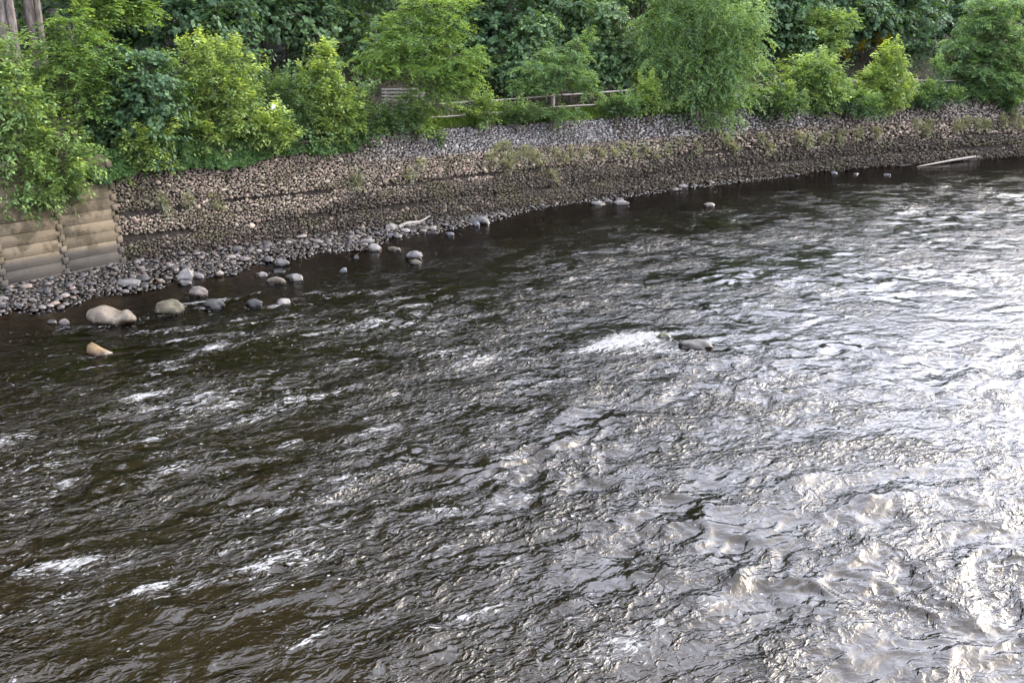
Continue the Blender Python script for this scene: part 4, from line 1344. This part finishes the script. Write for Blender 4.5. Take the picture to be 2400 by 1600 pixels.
for i, (u, d, pal, lab, den) in enumerate(BG):
    r = np.random.default_rng(500 + i)
    R0 = r.uniform(2.5, 3.2)
    far = 1.0 + 0.25 * (u > 1550)
    low = 2.2 + r.uniform(-.4, 1.2)
    hgt = r.uniform(25, 29) if u < 320 else r.uniform(20, 24) if u < 900 else r.uniform(15, 18) if u < 1400 else r.uniform(11, 13) if u < 1750 else r.uniform(7.5, 9.5)
    ab = []
    nb = 13 if u < 900 else 10 if u < 1400 else 8 if u < 1750 else 6
    for j in range(nb):
        a = j * 2.4 + i
        zz = low + (hgt - low) * (j / (nb - 1))
        rr = R0 * (1.0 - 0.38 * (j / (nb - 1)) ** 2.0)
        off = rr * 0.55 * (1 - .5 * j / nb)
        ab.append((off * math.cos(a), off * math.sin(a), zz, rr * 0.75, rr * 0.75, rr * 0.5))
    # boughs low on the river side
    for j in range(3):
        ab.append((r.uniform(-2, 2), -r.uniform(1.2, 2.4), r.uniform(.6, 3.2), 1.2, .9, .7))
    inview = -100 < u < 2450
    lo = [l for l in ab if l[2] - l[5] < 6.5]
    hi = [l for l in ab if l[2] - l[5] >= 6.5]
    root = plant('maple_tree', lab, 'tree', u, d, [], 'maple', pal, (0.30 if inview else 0.16) * den, 1, .17, group=G_BG, leafscale=1.32 * far if inview else 2.1, lobe_r=(.55, 1.0),
                 tip=.35, seed=900 + i, abs_lobes=lo + [(l[0], l[1], l[2], .2, .2, .2) for l in hi[-1:]], fill=.3)
    if hi:       # the top of the crown, above the picture
        me = crown_mesh('upper_crown', hi, 'maple', pal, 0.10 * den, 950 + i, 2.8, (.6, 1.1), .35, .4)
        LEAFCOUNT += len(me.polygons)
        obj('upper_crown', me, M_LEAF, root)
# two tall trunks at the left edge with their crown above the picture
for (u, d, rad, lab) in ((50, 3.0, .24, 'thick pale-barked trunk at the left edge with crown above the picture'), (112, 3.4, .21, 'furrowed brown double trunk behind the thick pale trunk at left')):
    p, k = bank(u, d)
    root = obj('locust_tree', None, loc=p)
    tag(root, lab, 'tree')
    t = np.linspace(0, 1, 14)[:, None]
    pts = np.column_stack([-0.9 * t[:, 0] ** 2 - 0.12 * t[:, 0], 0.3 * t[:, 0], -0.3 + 10.5 * t[:, 0]])
    paths = [(pts, rad * (1 + .25 * np.exp(-8 * t[:, 0])) * (1 - .55 * t[:, 0]))]
    if u > 40:
        paths.append((pts + np.column_stack([0.16 + .35 * t[:, 0], -0.08 + 0 * t[:, 0], 0 * t[:, 0]]), rad * .6 * (1 - .5 * t[:, 0])))
    V, F = tube(paths, 10)
    V = V + 0.02 * norm(V - np.array([0, 0, 1]) * V[:, 2:3]) * noise(V[:, 2] * 2 + V[:, 0] * 20, V[:, 1] * 20)[:, None]
    obj('trunk', raw_mesh('trunk', V, F, True), M_BARK, root)
    ab = [(-1, 0, 9, 2.4, 2.4, 1.2), (0.5, .5, 7.2, 1.8, 1.6, .8), (1.2, -.6, 10.3, 2.2, 2.2, 1.3), (-1.5, .4, 11.8, 2, 2, 1.2)]
    if u > 40:
        q = bank(300, 3.2)[0] - p
        ab += [(q[0] - .2, q[1], zat(p[1] + q[1], 15) - p[2], .9, .8, .40), (q[0] + .35, q[1], zat(p[1] + q[1], 2) - p[2], .6, .6, .45)]
    me = crown_mesh('crown', ab, 'locust', 'locust', 0.22, 40 + u, 1.7, (.4, .7), .6, .2)
    LEAFCOUNT += len(me.polygons)
    obj('crown', me, M_LEAF, root)


# ivy draped over the wall top ---------------------------------------
def ivy(label, u0, u1, vb, seed, n=9000):
    r = np.random.default_rng(seed)
    u = r.uniform(u0, u1, n)
    q = np.arange(30.0, bankl.L, 0.1)
    Pq, Tq, Nq = bankl.at(q)
    uq, _, _ = proj(np.column_stack([Pq, np.full(len(q), 2.8)]))
    sq = np.interp(u, uq, q)
    P, T, N = bankl.at(sq)
    vlow = np.interp(u, [a for a, b in vb], [b for a, b in vb]) + 10 * noise(u * 0.02, u * 0 + seed) + 6 * noise(u * 0.09, u * 0 + seed + 5)
    zlow = zat(P[:, 1], vlow)
    zt = ztop(P[:, 0])
    t = r.uniform(0, 1, n)
    h = zlow + (zt + 0.15 - zlow) * t
    back = setback(np.clip(sq - 30, 0, 60), h)
    out = 0.30 + 0.24 * noise(sq * 1.5, h * 1.7) + r.uniform(-.06, .08, n)
    top = t > 0.93
    out = np.where(top, -r.uniform(0, .9, n), out)
    out += 0.10 * noise(sq * 4.1 + 7, h * 4.3)
    B = np.column_stack([P + N * (out - back * 0.8)[:, None], h + np.where(top, .08, 0)])
    N3 = np.column_stack([N, np.full(n, 0.7)])
    D = np.column_stack([N * r.uniform(0, .8, n)[:, None] + T * r.normal(0, .8, n)[:, None], -np.ones(n) * r.uniform(.1, 1.2, n)])
    inner, outer, young = (np.array(c) for c in PAL_L['ivy'])
    g = r.uniform(0, 1, n)[:, None]
    y = (np.clip(g - .7, 0, 1) * 1.5)
    C = (inner * (1 - g) + outer * g) * (1 - y) + young * y
    org = B.mean(0)
    root = obj('ivy', None, loc=org)
    tag(root, label, 'ivy', 'ivy over the wall top')
    obj('foliage', leaf_mesh('foliage', B - org, D, N3 + r.normal(0, .7, (n, 3)), .12 * r.uniform(.7, 1.2, n), .052 * r.uniform(.8, 1.2, n), C), M_LEAF, root)
ivy('dark ivy tumbling over the corner where crib and gabion walls meet', 205, 330, [(205, 410), (250, 425), (280, 415), (330, 395)], 3, 5000)
ivy('dark ivy fringe under the tall yellowest shrub', 330, 520, [(330, 395), (420, 392), (520, 388)], 4, 5000)
ivy('ivy curtain below the dark green shrub and bright sprig', 520, 700, [(520, 390), (600, 380), (640, 362), (700, 358)], 5, 5000)
ivy('ivy curtain below the pointed sapling, ending near the bench tree', 700, 905, [(700, 355), (780, 360), (850, 340), (905, 312)], 6, 5000)


# dusty weeds in the gabion face -------------------------------------
def weeds():
    r = np.random.default_rng(15)
    spots = [(1160, 350), (1150, 372), (1185, 378), (1200, 362), (1225, 350), (1245, 365), (1265, 372), (1180, 340), (1290, 355), (1310, 362), (1335, 352), (1365, 355),
             (1405, 358), (1435, 350), (1455, 345), (1480, 358), (1510, 345), (1530, 355), (1560, 350), (1585, 332), (1630, 345), (1700, 330), (1720, 340), (1780, 322), (1800, 345),
             (1870, 320), (1890, 325), (1930, 318), (1965, 318), (2010, 312), (2050, 308), (2145, 292), (2165, 300), (2175, 285), (2240, 290), (2262, 282), (2285, 290), (2310, 285), (2345, 280), (2370, 278), (2390, 285),
             (985, 380), (960, 402), (830, 410), (830, 425), (500, 470), (430, 470), (370, 462), (375, 482), (1030, 325), (1010, 315), (1290, 405)]
    q = np.arange(0.0, 70, 0.1)
    for i, (u, v) in enumerate(spots):
        best = None
        for h in np.arange(0.4, 3.3, 0.15):
            p, N, _, _ = wall_surface(q, np.full(len(q), h))
            uu, vv, Z = proj(p)
            j = np.argmin((uu - u) ** 2 + (vv - v) ** 2)
            e = (uu[j] - u) ** 2 + (vv[j] - v) ** 2
            if best is None or e < best[0]: best = (e, p[j], N[j], Z[j])
        _, p, N, Z = best
        root = obj('weed_tuft', None, loc=p)
        big = (1.0 + 0.35 * (1150 <= u <= 1260)) * (1 + .3 * (u > 1800))
        green = i in (49, 50)
        lab = 'dusty grey-green weed tuft rooted between stones of the gabion wall' if not green else 'fresh green weed sprouting at the gabion top below the bench tree'
        if green:
            g_ = 'fresh weeds on the gabion top'
            lab += ', the right one' if i == 49 else ', the left one'
        elif u < 600:
            lab, g_ = 'small dusty weed in the gabion face near the crib wall', 'weeds near the crib wall'
        elif u < 1100:
            lab, g_ = 'lone dusty weed in the gabion face below the bench tree', 'weeds below the bench tree'
        elif u < 1300:
            lab, g_ = 'dusty grey-green tuft in the thickest weed patch at mid wall', 'thickest weed patch'
        elif u < 1700:
            lab, g_ = 'dusty weed tuft in the row between weed patch and drooping tree', 'weeds left of the drooping tree'
        else:
            lab, g_ = 'pale weed tuft in the far gabion face right of the drooping tree', 'weeds on the far wall'
        tag(root, lab, 'weed', g_)
        lb = [(N[0] * .12, N[1] * .12, .02, .16 * big, .13 * big, .15 * big), (N[0] * .15 + r.normal(0, .06), N[1] * .15, -.16 * big, .13 * big, .12 * big, .15 * big)]
        me = crown_mesh('foliage', lb, 'weed', 'mid' if green else 'grey', 0.75 * (1 if u < 1800 else .7), 60 + i, 1.0 + .35 * (u > 1600), (.13, .2), .3, .2)
        obj('foliage', me, M_LEAF, root)
        V, F = tube([(np.array([[0, 0, 0], N.tolist() + [0.0]]) * np.array([.18, .18, 1]) * 1.0 + np.array([[0, 0, 0], [0, 0, .1]]), [.012, .006]),
                     (np.array([[0, 0, 0], [N[0] * .15, N[1] * .15, -.2]]), [.010, .005])], 4)
        obj('stem', raw_mesh('stem', V, F), M_TWIG, root)
weeds()


# grass and undergrowth on the bank top ------------------------------
def grass():
    r = np.random.default_rng(9)
    n = 34000
    q = r.uniform(34, 112, n)
    d = r.uniform(0.75, 3.3, n)
    P, T, N = bankl.at(q)
    X = P - N * d[:, None]
    z = ground_z(X[:, 0], d) + 0.02
    L = r.uniform(.22, .6, n) * (1 + .5 * noise(X[:, 0] * .7, X[:, 1] * .7))
    D = np.column_stack([r.normal(0, .35, n), r.normal(0, .35, n), np.ones(n)])
    g = r.uniform(0, 1, n)[:, None]
    C = np.array([.05, .10, .018]) * (1 - g) + np.array([.13, .20, .03]) * g
    tag(obj('grass', leaf_mesh('grass', np.column_stack([X, z]), D, r.normal(0, 1, (n, 3)), L, np.full(n, .012), C), M_LEAF), 'green grass along the fence on top of the wall', 'grass', kind='stuff')
    n = 26000
    q = r.uniform(34, 118, n)
    d = r.uniform(5.4, 15, n)
    P, T, N = bankl.at(q)
    X = P - N * d[:, None]
    z = ground_z(X[:, 0], d) + r.uniform(0, .9, n) * (0.5 + .5 * noise(X[:, 0] * .5, X[:, 1] * .5))
    D = np.column_stack([N + r.normal(0, .6, (n, 2)), r.normal(-.2, .4, n)])
    g = np.clip(.5 + .5 * noise(X[:, 0], X[:, 1]) + r.normal(0, .2, n), 0, 1)[:, None]
    C = np.array([.016, .038, .012]) * (1 - g) + np.array([.04, .085, .025]) * g
    tag(obj('undergrowth', leaf_mesh('undergrowth', np.column_stack([X, z]), D, np.tile([.4, -.4, 1.0], (n, 1)) + r.normal(0, .4, (n, 3)), .2 * r.uniform(.6, 1.2, n), .075 * r.uniform(.7, 1.2, n), C), M_LEAF), 'dark low leaves covering the forest slope', 'undergrowth', kind='stuff')
grass()


# fence --------------------------------------------------------------
def fence():
    root = obj('rail_fence', None)
    tag(root, 'weathered two-rail wooden fence along the top of the wall', 'fence')
    us = [968, 1120, 1300, 1502, 1665, 1858, 2000, 2145, 2300]
    tops = []
    for u in us:
        p, k = bank(u, 1.35)
        tops.append(np.array([p[0], p[1], p[2]]))
    org = tops[0].copy()
    root.location = tuple(org.tolist())
    zr = []
    r = np.random.default_rng(2)
    RV = np.interp(us, [985, 1230, 1502, 1730, 2170], [245, 229, 208, 199, 188])
    for p, v in zip(tops, RV):
        zr.append(zat(p[1], v))
    for i, p in enumerate(tops):
        zt = zr[i] + 0.12
        w = 0.075
        poly = [(-w, 0), (w, 0), (w, zt - p[2] + .2), (-w, zt - p[2] + .2)]
        me = prism(poly, 0.14, 0.012)
        obj('post', me, M_WOODGREY, root, loc=(p[0] - org[0], p[1] - org[1] + .02, p[2] - org[2] - .2), rot=(0, r.normal(0, .02), .7))
    for i in range(len(tops) - 1):
        for off, sag in ((0.0, 0.03), (-0.50, 0.05)):
            a, b = tops[i] - org, tops[i + 1] - org
            t = np.linspace(0, 1, 9)
            P = a + (b - a) * t[:, None]
            P[:, 2] = (zr[i] - org[2]) * (1 - t) + (zr[i + 1] - org[2]) * t + off - sag * np.sin(np.pi * t) + r.normal(0, .006, 9)
            P[:, :2] += np.array([.06, -.06])
            V, F = tube([(P, 0.031 * (1 + .12 * np.sin(t * 9 + i)))], 7)
            obj('rail', raw_mesh('rail', V, F, True), M_WOODGREY, root)
fence()


# bench --------------------------------------------------------------
def box(name, sx, sy, sz, m, parent, loc, rot=None):
    w = prism([(-sx / 2, -sz / 2), (sx / 2, -sz / 2), (sx / 2, sz / 2), (-sx / 2, sz / 2)], sy, 0.006)
    return obj(name, w, m, parent, loc, rot)


M_BENCH = plain('bench_wood', (0.42, 0.37, 0.33), 0.8, 8, 0.25, 0.004, (1, 6, 6), 0.2)


def bench():
    p, k = bank(948, 3.0)
    root = obj('park_bench', None, loc=(p[0], p[1], p[2]), rot=(0, 0, math.radians(6)))
    tag(root, 'weathered grey slatted bench half hidden behind the layered feathery tree', 'bench')
    zt = zat(p[1], 207) - p[2]
    for j in range(4):
        z = zt - 0.045 - j * 0.135
        box('back_slat', 1.75, 0.035, 0.088, M_BENCH, root, (0, -0.03 - 0.02 * (3 - j), z))
    for j in range(4):
        box('seat_slat', 1.75, 0.10, 0.035, M_WOODGREY, root, (0, 0.06 + j * 0.12, zt - 0.58))
    for x in (-0.72, 0.72):
        box('back_leg', 0.07, 0.07, zt, M_WOODGREY, root, (x, 0.02, zt / 2 - 0.02))
        box('front_leg', 0.07, 0.07, zt - 0.58, M_WOODGREY, root, (x, 0.45, (zt - .58) / 2 - .02))
        box('arm', 0.06, 0.5, 0.04, M_WOODGREY, root, (x, 0.03, zt - 0.33))
bench()


# scrap of white caught in the shrubs --------------------------------
def scrap():
    p, k = bank(640, 0.5)
    y = p[1] - 1.0
    x = (640 - 1200) / FPX * (y * CP - (zat(y, 252) - CAM_H) * SP)
    V, F = cube_sphere(3)
    r = np.random.default_rng(6)
    V = V * (1 + r.uniform(-.35, .35, (len(V), 1))) * np.array([.06, .03, .085])
    V[:, 0] += V[:, 2] * .5
    o = obj('white_scrap', raw_mesh('white_scrap', V, F), plain('white_plastic', (.7, .72, .74), .5, 20, .1, .003), loc=(x, y, zat(y, 252)))
    tag(o, 'small crumpled white scrap caught among the shrubs', 'scrap')
scrap()
# air: haze added to imitate the sun's veiling glare, thickening with distance
hv, hf = np.array([[x, y, z] for z in (-3.2, 52.0) for y in (-116.0, 172.0) for x in (-126.0, 172.0)]), np.array([[0, 1, 3, 2], [4, 6, 7, 5], [0, 4, 5, 1], [2, 3, 7, 6], [0, 2, 6, 4], [1, 5, 7, 3]])
hm, hnt, hout = mat('haze')
hvol = NT(hnt).n('ShaderNodeVolumePrincipled', {'Color': (0.90, 0.93, 1.0, 1), 'Density': 0.0115, 'Anisotropy': 0.55})
hnt.links.new(hvol.outputs[0], hout.inputs['Volume'])
tag(obj('haze', raw_mesh('haze', hv, hf), hm), kind='stuff')
